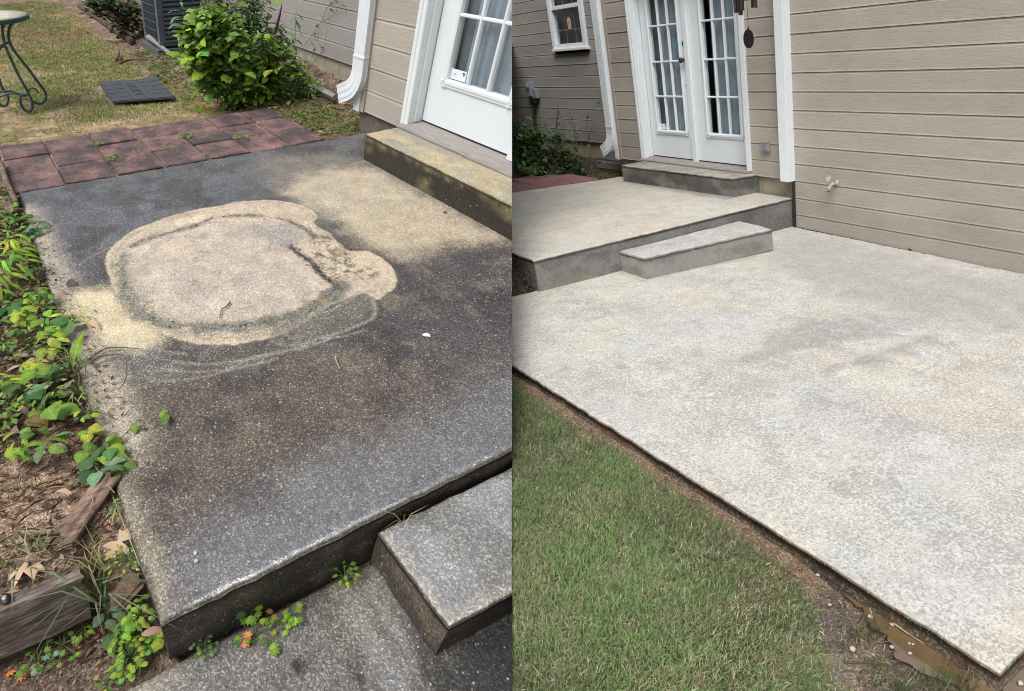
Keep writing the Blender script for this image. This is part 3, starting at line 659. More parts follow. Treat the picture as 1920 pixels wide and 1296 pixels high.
def c_stained(x, y, z, side):
    n = fbm(x * 3, y * 3, 5); n2 = fbm(x * 9 + 3, y * 9, 4); n3 = fbm(x * 30, y * 30 + 2, 3)
    j = (n2 - .5) * .10 + (n3 - .5) * .03; js = (n2 - .5) * .035 + (n3 - .5) * .02
    def pm(p, soft, jj=j): return sstep(soft, -soft, sdf(x, y, p) + jj)
    c = np.zeros((len(x), 4)); c[:, :3] = (.098, .086, .076)
    c[:, :3] = lerp(c[:, :3], (.105, .110, .118), sstep(-1.5, -2.2, x + .5 * (n - .5)))
    c[:, :3] = lerp(c[:, :3], (.072, .064, .066), .9 * pm(PURP, .16))
    c[:, :3] = lerp(c[:, :3], (.115, .092, .076), .75 * pm(BROWN, .2))
    c[:, :3] *= (0.70 + .62 * n)[:, None]; n5 = fbm(x * 1.4 + 31, y * 1.4, 4)
    c[:, :3] = lerp(c[:, :3], (.16, .135, .105), .55 * sstep(.52, .70, n2) * sstep(.42, .6, n5))
    c[:, :3] = lerp(c[:, :3], (.045, .040, .040), .55 * sstep(.50, .66, fbm(x * 4.5 + 11, y * 4.5, 5)))
    wetband = sstep(.16, .03, -x + .10 * (n2 - .5) - .16 * (y - .6) * (y > .6)) * (x > -.6)
    c[:, :3] = lerp(c[:, :3], (.15, .152, .158), .62 * sstep(.34, .05, -x - .12 * y + .15 * (n - .5)))  # bluish grey towards the front edge paints some wet sheen into the colour
    c[:, :3] = lerp(c[:, :3], (.235, .205, .165), .5 * pm(BACKPATCH, .1))
    c[:, :3] = lerp(c[:, :3], (.50, .425, .305), .78 * pm(TANP, .13, j * 1.8 - .05 * (n - .5)))
    e = dist_line(x, y, np.array(EDGE_L)); c[:, :3] = lerp(c[:, :3], (.42, .37, .30), .85 * sstep(.20, .02, e + j * 1.2) )
    c[:, :3] = lerp(c[:, :3], (.30, .265, .20), .8 * sstep(.12, .0, y + j) * sstep(-1.2, -.6, x))
    c[:, :3] = lerp(c[:, :3], (.185, .18, .165), .65 * pm(smooth_poly([(-1.299,0.160),(-1.298,0.418),(-1.028,0.801),(-0.873,1.116),(-0.829,1.030),(-0.858,0.640),(-0.953,0.355),(-1.085,0.179)]), .07, js) * sstep(.4, .62, n2 + .05))
    hs = sdf(x, y, HALO) + js * .8; c[:, :3] = lerp(c[:, :3], (.50, .415, .31), .94 * sstep(.007, -.007, hs))
    lowb = sstep(-.55, -.95, -x) * 0 + sstep(1.30, 1.0, -x) * sstep(1.6, 1.2, y)
    c[:, :3] = lerp(c[:, :3], (.25, .235, .18), .80 * lowb * sstep(-.035, -.075, hs + .5 * j) * sstep(.30, .5, n2 + .1))
    c[:, :3] = lerp(c[:, :3], (.165, .155, .130), .88 * pm(LOBE, .007, js * .8) * (.6 + .4 * sstep(.35, .6, n2)))
    rim = np.abs(sdf(x, y, LOBE)); c[:, :3] = lerp(c[:, :3], (.30, .275, .24), .5 * sstep(.014, .0, rim + js * .3))
    c[:, :3] = lerp(c[:, :3], (.58, .50, .335), .92 * pm(PLUME, .06, j))
    ring = dist_line(x, y, RING_D); c[:, :3] = lerp(c[:, :3], (.15, .155, .13), .88 * sstep(.085, .010, ring + js * 2.4 + .4 * j))
    dsoft = .012 + .05 * sstep(1.2, .7, y) 
    c[:, :3] = lerp(c[:, :3], lerp(np.array((.475, .405, .325)) * np.ones((len(x), 3)), (.40, .355, .30), sstep(.4, .62, n2)), .95 * sstep(dsoft, -dsoft, sdf(x, y, DISC) + js * 1.5 + .35 * j))
    c[:, :3] = lerp(c[:, :3], (.25, .24, .23), .7 * pm(GREYD, .06, j * 1.4))
    c[:, :3] = lerp(c[:, :3], (.60, .51, .37), .9 * pm(FLAKE, .01, js))
    tl = dist_line(x, y, TOPLINE); c[:, :3] = lerp(c[:, :3], (.13, .135, .115), .85 * sstep(.036, .002, tl + js * 1.6) * (.5 + .5 * sstep(.35, .55, n3)))
    tl = dist_line(x, y, CRACK); c[:, :3] = lerp(c[:, :3], (.11, .10, .09), .9 * sstep(.026, .002, tl + js * 1.2))
    for p in LIGHTS:
        d = dist_line(x, y, p); c[:, :3] = lerp(c[:, :3], (.33, .305, .265), .55 * sstep(.014, .0, d + js * .45) * (.6 + .6 * n2))
    for p, s in ((MOSSY, .8), (MOSS2, .8), (MOSS3, .9)):
        c[:, :3] = lerp(c[:, :3], (.10, .10, .062), s * pm(p, .04, j * 1.3) * sstep(.42, .66, n3))
    n4 = fbm(x * 70 + 9, y * 70, 2); c[:, :3] = lerp(c[:, :3], (.16, .14, .11), .45 * sstep(.76, .80, n4) * sstep(.05, -.05, sdf(x, y, HALO)))
    for off, w_ in ((.045, .006), (.085, .005), (.028, .005)):
        rr_ = np.abs(hs - off) * 0 + np.abs(sdf(x, y, HALO) + off + js * 1.2); c[:, :3] = lerp(c[:, :3], (.17, .155, .12), .45 * sstep(w_ * 2, 0, rr_) * sstep(.45, .6, fbm(x * 5 + off * 90, y * 5, 3)))
    c[:, :3] = lerp(c[:, :3], (.40, .24, .08), .6 * sstep(.035, .0, np.hypot(x - [(-1.173,1.255)][0][0], y - [(-1.173,1.255)][0][1]) + j * .5))
    # film of water left by the rain: along the front edge, by the step foot and at the back
    c[:, 3] = np.clip(1.0 * sstep(.34, .10, -x - .06 * y + .34 * (n - .5)) * sstep(.03, .2, y + .1 * (n2 - .5)) + .8 * pm(WETP, .08), 0, 1)
    c[:, 3] = np.maximum(c[:, 3], .15 * sstep(.4, .6, n) * (x < -2.4))
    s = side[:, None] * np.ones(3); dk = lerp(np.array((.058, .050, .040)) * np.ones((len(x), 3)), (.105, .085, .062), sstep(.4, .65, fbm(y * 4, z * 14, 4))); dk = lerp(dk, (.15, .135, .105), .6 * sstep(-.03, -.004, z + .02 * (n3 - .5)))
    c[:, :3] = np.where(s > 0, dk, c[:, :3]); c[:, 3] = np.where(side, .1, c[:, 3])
    tc = dist_line(x, y, np.array([(0, 0), (-3.3, 0)])); c[:, :3] = lerp(c[:, :3], (.05, .045, .04), .8 * sstep(.02, 0, tc + js) * (~side))
    return c
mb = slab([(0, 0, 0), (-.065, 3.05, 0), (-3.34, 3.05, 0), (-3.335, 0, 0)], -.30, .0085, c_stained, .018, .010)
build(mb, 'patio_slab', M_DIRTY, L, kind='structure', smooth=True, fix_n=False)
def c_lower_left(x, y, z, side):
    n = fbm(x * 4, y * 4, 5); n2 = fbm(x * 13, y * 13 + 4, 4)
    c = np.zeros((len(x), 4)); c[:, :3] = (.155, .148, .138); c[:, :3] *= (.65 + .7 * n)[:, None]
    stk = sstep(.50, .60, fbm(y * 30 + 6 * n, x * 5, 4)) * sstep(.35, .55, y) * sstep(.9, .7, y); c[:, :3] = lerp(c[:, :3], (.05, .047, .043), .75 * stk)
    bl = sstep(.30, .42, x) * sstep(.55, .85, y + .3 * (n - .5)); c[:, :3] = lerp(c[:, :3], (.035, .034, .034), bl)
    c[:, :3] = lerp(c[:, :3], (.36, .32, .25), .7 * sstep(.16, .0, x + .1 * (n2 - .5)) * sstep(.1, -.1, y))
    c[:, :3] = lerp(c[:, :3], (.27, .25, .21), .6 * sstep(.22, .05, np.hypot(x - .14, y - .62)))
    wet = smooth_poly([(0.040,0.524),(0.049,0.626),(0.135,0.676),(0.251,0.719),(0.356,0.719),(0.393,0.627),(0.364,0.550),(0.263,0.564),(0.167,0.548)])
    c[:, 3] = np.clip(.10 + .45 * sstep(.45, .65, fbm(x * 5 + 3, y * 3, 4)) + 1.0 * sstep(.04, -.04, sdf(x, y, wet) + .14 * (n2 - .5)), 0, 1) * (1 - .8 * stk)
    hole = sstep(.035, .01, np.hypot(x - [(0.195,0.353)][0][0], (y - [(0.195,0.353)][0][1])) + .03 * (n2 - .5)); c[:, :3] = lerp(c[:, :3], (.04, .035, .03), hole)
    return c
mb = slab([(.7, -.9, -.25), (1.0, 1.7, -.25), (.0, 1.7, -.25), (.03, -.9, -.25)], -.4, .0125, c_lower_left, .015, .006)
build(mb, 'lower_patio', M_DIRTY, L, kind='structure', smooth=True, fix_n=False)

def c_step_left(x, y, z, side):
    n = fbm(x * 4 + 8, y * 9, 4); n2 = fbm(x * 3 + 1, z * 6, 4); n3 = fbm(x * 20, y * 20 + z * 20, 3)
    c = np.zeros((len(x), 4)); top = lerp(np.array((.40, .34, .225)) * np.ones((len(x), 3)), (.30, .285, .23), sstep(.35, .65, n))
    fr = lerp(np.array((.040, .033, .026)) * np.ones((len(x), 3)), (.22, .175, .09), .8 * sstep(.50, .72, n2) )
    fr = lerp(fr, (.38, .33, .21), .75 * sstep(.155, .20, z + .05 * (n3 - .5)))
    c[:, :3] = np.where(side[:, None], fr, top); return c
st = slab([(-.55, 2.64, .205), (-.55, 3.06, .205), (-2.81, 3.06, .205), (-2.785, 2.632, .205)], -.03, .0125, c_step_left, .012, .006)
build(st, 'concrete_step', M_SMOOTH, L, smooth=True, fix_n=False, label='stained tan concrete doorstep with a black algae front below the half seen door', cat='step')
def c_small_left(x, y, z, side):
    n = fbm(x * 5, y * 5, 4); n2 = fbm(y * 5 + x * 5, z * 9, 4)
    c = np.zeros((len(x), 4)); c[:, :3] = lerp(np.array((.25, .25, .245)) * np.ones((len(x), 3)), (.20, .195, .185), sstep(.4, .6, n)); c[:, 3] = .65
    fr = lerp(np.array((.060, .051, .041)) * np.ones((len(x), 3)), (.115, .09, .064), sstep(.4, .65, n2))
    c[:, :3] = np.where(side[:, None], fr, c[:, :3]); c[:, 3] = np.where(side, .1, c[:, 3])
    e = np.minimum(np.abs(y - .75), np.abs(x - .355)); c[:, :3] = np.where(side[:, None], c[:, :3], lerp(c[:, :3], (.34, .31, .25), .6 * sstep(.05, .01, e + .03 * (n - .5))))
    return c
st = slab([(.355, .75, -.045), (.385, 2.1, -.045), (.0, 2.1, -.06), (.006, .755, -.06)], -.27, .0125, c_small_left, .014, .009, 5)
build(st, 'concrete_step', M_DIRTY, L, smooth=True, fix_n=False, label='wet grey concrete block step with dark sides against the stained patio edge', cat='step')

# ------------------------------------------------------------------ WASHED PATIO (right lot)
GREY1 = smooth_poly([(2.094,0.869),(2.224,1.266),(2.603,1.441),(2.667,1.029),(2.505,0.705),(2.455,0.429),(2.360,0.125),(2.223,0.460)])
GREY2 = smooth_poly([(2.742,0.550),(2.784,0.889),(2.864,1.326),(2.943,1.331),(2.934,0.962),(2.925,0.627),(2.845,0.352)])
BLUE1 = smooth_poly([(1.631,-0.785),(2.003,-0.740),(2.303,-0.512),(2.551,-0.704),(2.937,-0.774),(2.845,-0.861),(2.408,-0.836),(1.966,-0.818)])
WALLG = smooth_poly([(0.252,2.577),(0.913,2.796),(2.215,2.643),(2.859,2.595),(3.269,1.868),(2.820,1.624),(2.155,1.517),(1.468,1.656),(0.771,1.948)])
def c_washed(x, y, z, side):
    n = fbm(x * 2.5 + 5, y * 2.5, 5); n2 = fbm(x * 8 + 3, y * 8, 4); n3 = fbm(x * 25, y * 25, 3)
    c = np.zeros((len(x), 4)); c[:, :3] = (.585, .565, .50)
    c[:, :3] = lerp(c[:, :3], (.63, .565, .475), .5 * sstep(.5, .68, fbm(x * 1.6 + 20, y * 1.6, 4)))
    c[:, :3] = lerp(c[:, :3], (.53, .54, .53), .6 * sstep(.5, .66, fbm(x * 1.9 + 40, y * 1.9 + 8, 4)))
    j = .14 * (n2 - .5) + .05 * (n3 - .5)
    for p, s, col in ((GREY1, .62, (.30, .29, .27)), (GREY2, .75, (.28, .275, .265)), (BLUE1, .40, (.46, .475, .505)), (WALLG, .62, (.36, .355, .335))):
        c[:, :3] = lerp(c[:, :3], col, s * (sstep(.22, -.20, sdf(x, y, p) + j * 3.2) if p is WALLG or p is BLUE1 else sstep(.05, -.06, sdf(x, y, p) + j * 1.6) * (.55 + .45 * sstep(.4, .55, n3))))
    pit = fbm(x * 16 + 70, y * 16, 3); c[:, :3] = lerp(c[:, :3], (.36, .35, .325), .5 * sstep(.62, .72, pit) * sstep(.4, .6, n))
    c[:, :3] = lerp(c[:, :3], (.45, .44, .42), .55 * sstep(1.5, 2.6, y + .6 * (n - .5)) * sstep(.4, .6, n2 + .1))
    ft = dist_line(x, y, np.array([(0, .02), (-.03, .8)])); c[:, :3] = lerp(c[:, :3], (.50, .43, .34), .5 * sstep(.08, .01, ft + j))
    ft = dist_line(x, y, np.array([(.0, .79), (.37, .80), (.46, 2.2)])); c[:, :3] = lerp(c[:, :3], (.40, .37, .33), .6 * sstep(.07, .005, ft + j))
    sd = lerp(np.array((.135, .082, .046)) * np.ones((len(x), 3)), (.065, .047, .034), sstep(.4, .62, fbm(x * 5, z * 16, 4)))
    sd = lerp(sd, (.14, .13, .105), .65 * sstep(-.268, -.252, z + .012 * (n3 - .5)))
    e = np.where(side, 0, 1) * (sstep(.035, .0, np.abs(y + .82) + .03 * (n3 - .5)))
    c[:, :3] = lerp(c[:, :3], (.50, .46, .38), .5 * e)
    c[:, :3] = np.where(side[:, None], sd, c[:, :3]); return c
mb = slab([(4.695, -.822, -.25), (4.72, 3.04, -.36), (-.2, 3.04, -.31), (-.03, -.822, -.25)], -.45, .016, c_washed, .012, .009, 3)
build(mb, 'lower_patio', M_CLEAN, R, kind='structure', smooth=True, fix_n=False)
def c_upper(x, y, z, side):
    n = fbm(x * 2.5 + 15, y * 2.5, 5); n2 = fbm(x * 8 + 13, y * 8, 4); n3 = fbm(x * 25, y * 25, 3)
    c = np.zeros((len(x), 4)); c[:, :3] = (.60, .57, .50)
    c[:, :3] = lerp(c[:, :3], (.64, .57, .46), .6 * sstep(.46, .66, fbm(x * 1.6 + 2, y * 1.6, 4)))
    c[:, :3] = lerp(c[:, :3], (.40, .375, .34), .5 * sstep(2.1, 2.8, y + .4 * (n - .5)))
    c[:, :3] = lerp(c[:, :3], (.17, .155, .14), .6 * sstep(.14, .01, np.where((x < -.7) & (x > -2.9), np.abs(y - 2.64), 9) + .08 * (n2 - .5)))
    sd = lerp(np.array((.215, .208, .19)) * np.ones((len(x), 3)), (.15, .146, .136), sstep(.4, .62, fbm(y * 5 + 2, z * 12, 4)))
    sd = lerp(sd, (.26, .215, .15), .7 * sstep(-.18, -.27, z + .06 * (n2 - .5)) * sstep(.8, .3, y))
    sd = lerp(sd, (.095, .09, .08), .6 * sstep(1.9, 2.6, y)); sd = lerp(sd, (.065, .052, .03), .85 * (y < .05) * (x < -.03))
    c[:, :3] = np.where(side[:, None], sd, c[:, :3]); return c
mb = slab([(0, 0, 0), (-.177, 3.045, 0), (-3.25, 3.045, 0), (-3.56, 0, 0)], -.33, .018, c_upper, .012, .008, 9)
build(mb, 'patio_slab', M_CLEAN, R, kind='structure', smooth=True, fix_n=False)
def c_step_right(x, y, z, side):
    n = fbm(x * 5 + 8, y * 5, 4); n2 = fbm(x * 3 + 1 + y * 3, z * 7, 4)
    c = np.zeros((len(x), 4)); c[:, :3] = lerp(np.array((.36, .34, .30)) * np.ones((len(x), 3)), (.29, .275, .25), sstep(.4, .6, n))
    fr = lerp(np.array((.105, .10, .09)) * np.ones((len(x), 3)), (.18, .174, .16), sstep(.42, .66, n2))
    fr = lerp(fr, (.17, .165, .15), .6 * sstep(.15, .20, z) * (x > -1.6))
    c[:, :3] = np.where(side[:, None], fr, c[:, :3]); return c
st = slab([(-.745, 2.70, .205), (-.735, 3.06, .205), (-2.99, 3.06, .205), (-2.90, 2.615, .205)], -.03, .02, c_step_right, .014, .008, 4)
build(st, 'concrete_step', M_SMOOTH, R, smooth=True, fix_n=False, label='grey concrete doorstep under the double glazed doors above the clean patio', cat='step')
def c_small_right(x, y, z, side):
    n = fbm(x * 5 + 18, y * 5, 4); n2 = fbm(y * 4 + x * 3, z * 9, 4)
    c = np.zeros((len(x), 4)); c[:, :3] = lerp(np.array((.54, .535, .505)) * np.ones((len(x), 3)), (.47, .465, .44), sstep(.4, .6, n))
    fr = lerp(np.array((.29, .285, .26)) * np.ones((len(x), 3)), (.20, .196, .18), sstep(.4, .62, n2))
    c[:, :3] = np.where(side[:, None], fr, c[:, :3]); return c
st = slab([(.36, .80, -.085), (.45, 2.17, -.085), (-.10, 2.23, -.09), (-.03, .795, -.09)], -.29, .018, c_small_right, .020, .012, 6)
build(st, 'concrete_step', M_CLEAN, R, smooth=True, fix_n=False, label='pale low concrete step joining the two levels of clean patio', cat='step')

# ------------------------------------------------------------------ RED PAVERS
def pavers(site, xj, yj, m, drop=()):
    base = bpy.data.objects.new('paver_path', None); COL.objects.link(base); base.location = site.w((xj[-1], yj[0], -.03)); tag(base, kind='structure')
    bed = MB(); bed.box(xj[-1] - .01, xj[0] - .008, yj[0] - .005, yj[-1] + .005, -.075, -.020, (.30, .215, .135, 0))
    build(bed, 'sand_bed', M_SOIL, site, base)
    for i in range(len(xj) - 1):
        for j in range(len(yj) - 1):
            if (i, j) in drop: continue
            g = .0085; z = random.uniform(-.004, .005); t = [random.uniform(-.006, .006) for _ in range(4)]; js = [random.uniform(-.004, .004) for _ in range(4)]
            x0, x1, y0, y1 = xj[i + 1] + g + js[0], xj[i] - g + js[1], yj[j] + g + js[2], yj[j + 1] - g + js[3]
            mbx = MB(); b = .007
            v = [(x0, y0, -.05), (x1, y0, -.05), (x1, y1, -.05), (x0, y1, -.05)]
            v += [(x0, y0, z - b + t[0]), (x1, y0, z - b + t[1]), (x1, y1, z - b + t[2]), (x0, y1, z - b + t[3])]
            v += [(x0 + b, y0 + b, z + t[0]), (x1 - b, y0 + b, z + t[1]), (x1 - b, y1 - b, z + t[2]), (x0 + b, y1 - b, z + t[3])]
            f = [(0, 3, 2, 1), (8, 9, 10, 11)] + [(k, (k + 1) % 4, 4 + (k + 1) % 4, 4 + k) for k in range(4)] + [(4 + k, 4 + (k + 1) % 4, 8 + (k + 1) % 4, 8 + k) for k in range(4)]
            mbx.add(v, f); build(mbx, 'paver', m, site, base, fix_n=False)
    return base
pavers(L, [-3.345, -3.73, -4.09, -4.44], [-.42, -.035, .345, .735, 1.12, 1.505, 1.885, 2.265, 2.62], M_PAVER_L)
pavers(R, [-3.40, -3.80, -4.20, -4.55], [1.0, 1.38, 1.76, 2.15, 2.53], M_PAVER_R, drop=((2, 3), (2, 0)))

# ------------------------------------------------------------------ HOUSES
def shift(mbx, dx, dy):
    mbx.v = [(x + dx, y + dy, z) for x, y, z in mbx.v]; return mbx
PITCH = .179; Z0 = .185
def make_house(site, dx, dy, label, right_wall, left_to, with_window, found_mat, panes2):
    root = thing('house', site, (-3.0 + dx, 3.3 + dy, .2), label, 'house')
    def put(mbx, name, m, parent=root, **k): return build(shift(mbx, dx, dy), name, m, site, parent, **k)
    def plank(x0, x1, F, z, m, h=PITCH):
        q = MB(); a = random.uniform(-.0015, .0015)
        q.prism([(F + .018 + a, z), (F - .003 + a, z + .001), (F + a, z + .014), (F + a, z + h - .022), (F + .010 + a, z + h - .002), (F + .024, z + h - .002), (F + .024, z)], 0, x0, x1)
        put(q, 'plank', m)
    for k in range(13):
        z = Z0 + PITCH * k
        plank(-3.60, -3.068, 3.052, z, M_SIDING)
        if right_wall: plank(-.832, -.245, 3.052, z, M_SIDING)
    if right_wall:
        for k in range(-3, 13):
            plank(-.130, 3.6, 3.048, Z0 + PITCH * k, M_SIDING)
    for k in range(15):
        z = Z0 + PITCH * k
        if with_window and z + PITCH > 1.66:
            plank(left_to, -6.99, 4.0, z, M_SIDING_SHADED); plank(-5.83, -3.68, 4.0, z, M_SIDING_SHADED)
        else: plank(left_to, -3.68, 4.0, z, M_SIDING_SHADED)
    # sheathing behind the boards, bay return wall, footings
    q = MB(); q.box(left_to, -6.98, 4.03, 4.12, .17, 2.9); q.box(-5.84, -3.67, 4.03, 4.12, .17, 2.9); q.box(-6.98, -5.84, 4.03, 4.12, .17, 1.68)
    q.box(-3.66, -3.07, 3.08, 3.16, .17, 2.55); q.box(-3.06, -.83, 3.08, 3.20, 2.36, 2.55)
    if right_wall: q.box(-.82, 3.7, 3.08, 3.20, .18, 2.55); q.box(-.128, 3.7, 3.08, 3.20, -.40, .18)
    put(q, 'sheathing', M_DARKGAP)
    q = MB(); q.box(-3.69, -3.665, 3.10, 4.0, .17, 2.55); put(q, 'bay_side_wall', M_SIDING_SHADED)
    q = MB(); q.box(left_to, -3.68, 4.035, 4.13, -.3, .175); put(q, 'foundation', M_FOUND)
    q = MB(); q.box(-3.70, -.132, 3.082, 3.19, -.32, .178); q.box(-3.70, -3.60, 3.20, 4.03, -.3, .178); put(q, 'foundation', found_mat)
    # corner boards
    q = MB(); q.box(-3.745, -3.655, 3.026, 3.06, .172, 2.56, r=.003); put(q, 'corner_board', M_WHITE)
    q = MB(); q.box(-3.653, -3.598, 3.036, 3.07, .176, 2.56, r=.003); put(q, 'corner_board', M_BEIGE)
    if right_wall:
        q = MB(); q.box(-.252, -.125, 2.945, 3.05, .183, 2.56, r=.004); put(q, 'corner_board', M_WHITE)
    # casing and jambs round the door opening
    q = MB(); q.prism([(-3.075, 3.038), (-3.068, 3.026), (-3.035, 3.026), (-3.030, 3.034), (-3.0, 3.034), (-2.994, 3.04), (-2.994, 3.2), (-3.075, 3.2)], 2, .232, 2.5)
    put(q, 'door_casing', M_WHITE)
    q = MB(); q.box(-2.994, -2.980, 3.10, 3.165, .25, 2.36); put(q, 'door_jamb', M_WHITE)
    q = MB(); q.box(-.896, -.825, 3.030, 3.2, .232, 2.5, r=.004); put(q, 'door_casing', M_WHITE)
    q = MB(); q.box(-3.07, -.83, 3.03, 3.2, 2.36, 2.5, r=.004); put(q, 'door_casing', M_WHITE)
    q = MB(); q.prism([(3.0, .206), (3.0, .226), (3.015, .232), (3.20, .250), (3.20, .206)], 0, -3.06, -.83); put(q, 'threshold', M_SILL)
    q = MB(); q.prism([(3.012, .212), (2.985, .209), (2.985, .221), (3.012, .2255)], 0, -3.06, -.83); put(q, 'drip_edge', M_SILL)
    q = MB(); q.box(-2.055, -1.970, 3.137, 3.172, .228, 2.35, r=.004); put(q, 'astragal', M_WHITE)
    def door(x0, x1, g0, g1, kind):
        F = 3.17; zb, zt, gb, gt = .262, 2.35, .598, 2.238
        d = MB(); d.box(x0, g0, F, F + .045, zb, zt); d.box(g1, x1, F, F + .045, zb, zt); d.box(g0, g1, F, F + .045, zb, gb); d.box(g0, g1, F, F + .045, gt, zt)
        D = put(d, 'door', M_DOOR)
        if D is None: return None
        f = MB(); w = .052
        pr = [(0, F), (0, F - .012), (-.012, F - .020), (-.030, F - .020), (-.034, F - .014), (-w, F - .012), (-w, F)]
        for a, b in ((g0, -1), (g1, 1)):
            f.prism([(a + b * -p, y) for p, y in pr], 2, gb - w, gt + w)
        f.prism([(y, gb + p) for p, y in pr], 0, g0 - w, g1 + w); f.prism([(y, gt - p) for p, y in pr], 0, g0 - w, g1 + w)
        put(f, 'glazing_bead', M_DOOR, D)
        w = .011; cw = (g1 - g0) / 3; rh = (gt - gb) / 4
        for c in (1, 2):
            q = MB(); x = g0 + cw * c; q.prism([(x - w, F + .02), (x - w, F - .004), (x - w * .5, F - .012), (x + w * .5, F - .012), (x + w, F - .004), (x + w, F + .02)], 2, gb, gt); put(q, 'muntin', M_DOOR, D)
        for r_ in (1, 2, 3):
            q = MB(); z = gb + rh * r_; q.prism([(F + .018, z - w), (F - .003, z - w), (F - .010, z - w * .5), (F - .010, z + w * .5), (F - .003, z + w), (F + .018, z + w)], 0, g0, g1); put(q, 'muntin', M_DOOR, D)
        for c in range(3):
            for r_ in range(4):
                q = MB(); q.box(g0 + cw * c, g0 + cw * (c + 1), F + .020, F + .024, gb + rh * r_, gb + rh * (r_ + 1)); put(q, 'pane', M_GLASS, D)
        # curtain: folded cloth hung inside the door
        def cloth(a, b, m, amp, y0, seed):
            n = 70; xs = np.linspace(a, b, n); ph = seed
            yy = F + y0 + amp * (np.sin(xs * 46 + ph) + .55 * np.sin(xs * 97 + 2 * ph)) ; v = []; fc = []
            for z in (gb - .1, gt + .05):
                v += [(x, y, z) for x, y in zip(xs, yy)]
            for i in range(n - 1): fc.append((i, i + 1, n + i + 1, n + i))
            c_ = MB().add(v, fc); put(c_, 'curtain', m, D, smooth=True, fix_n=False)
        if kind == 1:
            cloth(g0 - .16, g0 + cw * .47, M_CURTAIN_B, .006, .085, 1); cloth(g0 + cw * .45, g1 + .02, M_CURTAIN, .014, .075, 2)
        else:
            cloth(g0 + cw * .40, g1 + .02, M_CURTAIN, .014, .075, 3); cloth(g0 - .16, g0 - .07, M_CURTAIN_B, .006, .08, 2)
        return D
    D1 = door(-2.978, -2.062, -2.785, -2.190, 1)
    # alarm sticker in the bottom left pane
    q = MB(); q.box(-2.783, -2.628, 3.186, 3.1885, .605, .672); s = put(q, 'sticker', M_STICKER, D1)
    q = MB(); q.box(-2.668, -2.640, 3.1845, 3.1858, .656, .662); q.box(-2.657, -2.651, 3.1845, 3.1858, .640, .656); q.box(-2.648, -2.640, 3.1845, 3.1858, .645, .651)
    q.box(-2.745, -2.735, 3.1845, 3.1858, .640, .644); q.box(-2.733, -2.727, 3.1845, 3.1858, .634, .638); q.box(-2.752, -2.748, 3.1845, 3.1858, .632, .640)
    put(q, 'sticker_print', M_INK, D1)
    q = MB(); q.box(-2.97, -2.066, 3.172, 3.2, .2505, .261); put(q, 'door_gap_shade', M_DARKGAP)  # black strip standing in for the shaded gap under the door
    if right_wall:
        D2 = door(-1.968, -.898, -1.709, -1.121, 2)
        q = MB(); q.box(-1.965, -.90, 3.172, 3.2, .2505, .261); put(q, 'door_gap_shade', M_DARKGAP)  # second black strip, painted as the dark gap below this door
        # lock, knob, peg hole
        q = MB(); q.lathe([(.030, 3.17), (.030, 3.160), (.022, 3.154), (.012, 3.152)], (-2.082, 0, 1.607), 18, 1); put(q, 'deadbolt', M_BLACK, D1, smooth=True)
        q = MB(); q.lathe([(.032, 3.17), (.032, 3.164), (.013, 3.158), (.011, 3.135), (.026, 3.125), (.033, 3.110), (.030, 3.094), (.016, 3.086), (.004, 3.084)], (-2.086, 0, 1.425), 20, 1); put(q, 'knob', M_BLACK, D1, smooth=True)
        q = MB(); q.lathe([(.007, 3.1705), (.007, 3.166), (.003, 3.165)], (-2.11, 0, 1.141), 10, 1); put(q, 'peg', M_BLACK, D1)
        q = MB(); q.lathe([(.055, 3.1855), (.055, 3.1835)], (-2.225, 0, 1.625), 20, 1); put(q, 'sticker', M_TEAL, D1)
    # room behind the doors
    q = MB(); a, b, c_, d_, e_, f_ = -3.3, -.6, 3.22, 5.4, .1, 2.6
    q.box(a - .05, a, c_, d_, e_, f_); q.box(b, b + .05, c_, d_, e_, f_); q.box(a, b, d_, d_ + .05, e_, f_); q.box(a, b, c_, d_, f_, f_ + .05); q.box(a, b, c_, d_, e_ - .05, e_)
    q.box(a, -2.985, c_, c_ + .03, e_, f_); q.box(-.89, b, c_, c_ + .03, e_, f_)
    put(q, 'room_shell', M_ROOM)
    if with_window:
        q = MB(); x0, x1, zb = -6.99, -5.83, 1.667; w = .10
        q.box(x0, x0 + w, 3.955, 4.06, zb, 3.0, r=.004); q.box(x1 - w, x1, 3.955, 4.06, zb, 3.0, r=.004); q.box(x0 + w, x1 - w, 3.965, 4.06, zb + .028, zb + .10, r=.004)
        q.box(x0 + w, x1 - w, 3.975, 4.06, 2.295, 2.355, r=.004)
        W_ = put(q, 'window', M_WHITE)
        q = MB(); q.box(x0 - .01, x1 + .05, 3.93, 4.05, zb - .012, zb + .03, r=.005); put(q, 'window_sill', M_WHITE, W_)
        for z0, z1, yy in ((zb + .1, 2.295, 4.02), (2.355, 3.0, 4.00)):
            q = MB(); q.box(x0 + w, x1 - w, yy, yy + .004, z0, z1); put(q, 'pane', M_GLASS, W_)
        q = MB()
        for x in (x0 + .42, x0 + .74): q.box(x - .009, x + .009, 4.03, 4.036, zb + .1, 3.0)
        for z in (1.98, 2.65): q.box(x0 + w, x1 - w, 4.037, 4.042, z - .009, z + .009)
        put(q, 'grille_bar', M_GREYBOX, W_)
        q = MB(); q.box(x0 - .1, x1 + .1, 4.5, 4.55, 1.5, 3.1); q.box(x0 - .1, x0 - .05, 4.13, 4.5, 1.5, 3.1); q.box(x1 + .05, x1 + .1, 4.13, 4.5, 1.5, 3.1); q.box(x0 - .1, x1 + .1, 4.13, 4.5, 1.45, 1.5); q.box(x0 - .1, x1 + .1, 4.13, 4.5, 3.1, 3.15)
        put(q, 'window_well', M_ROOM, W_)
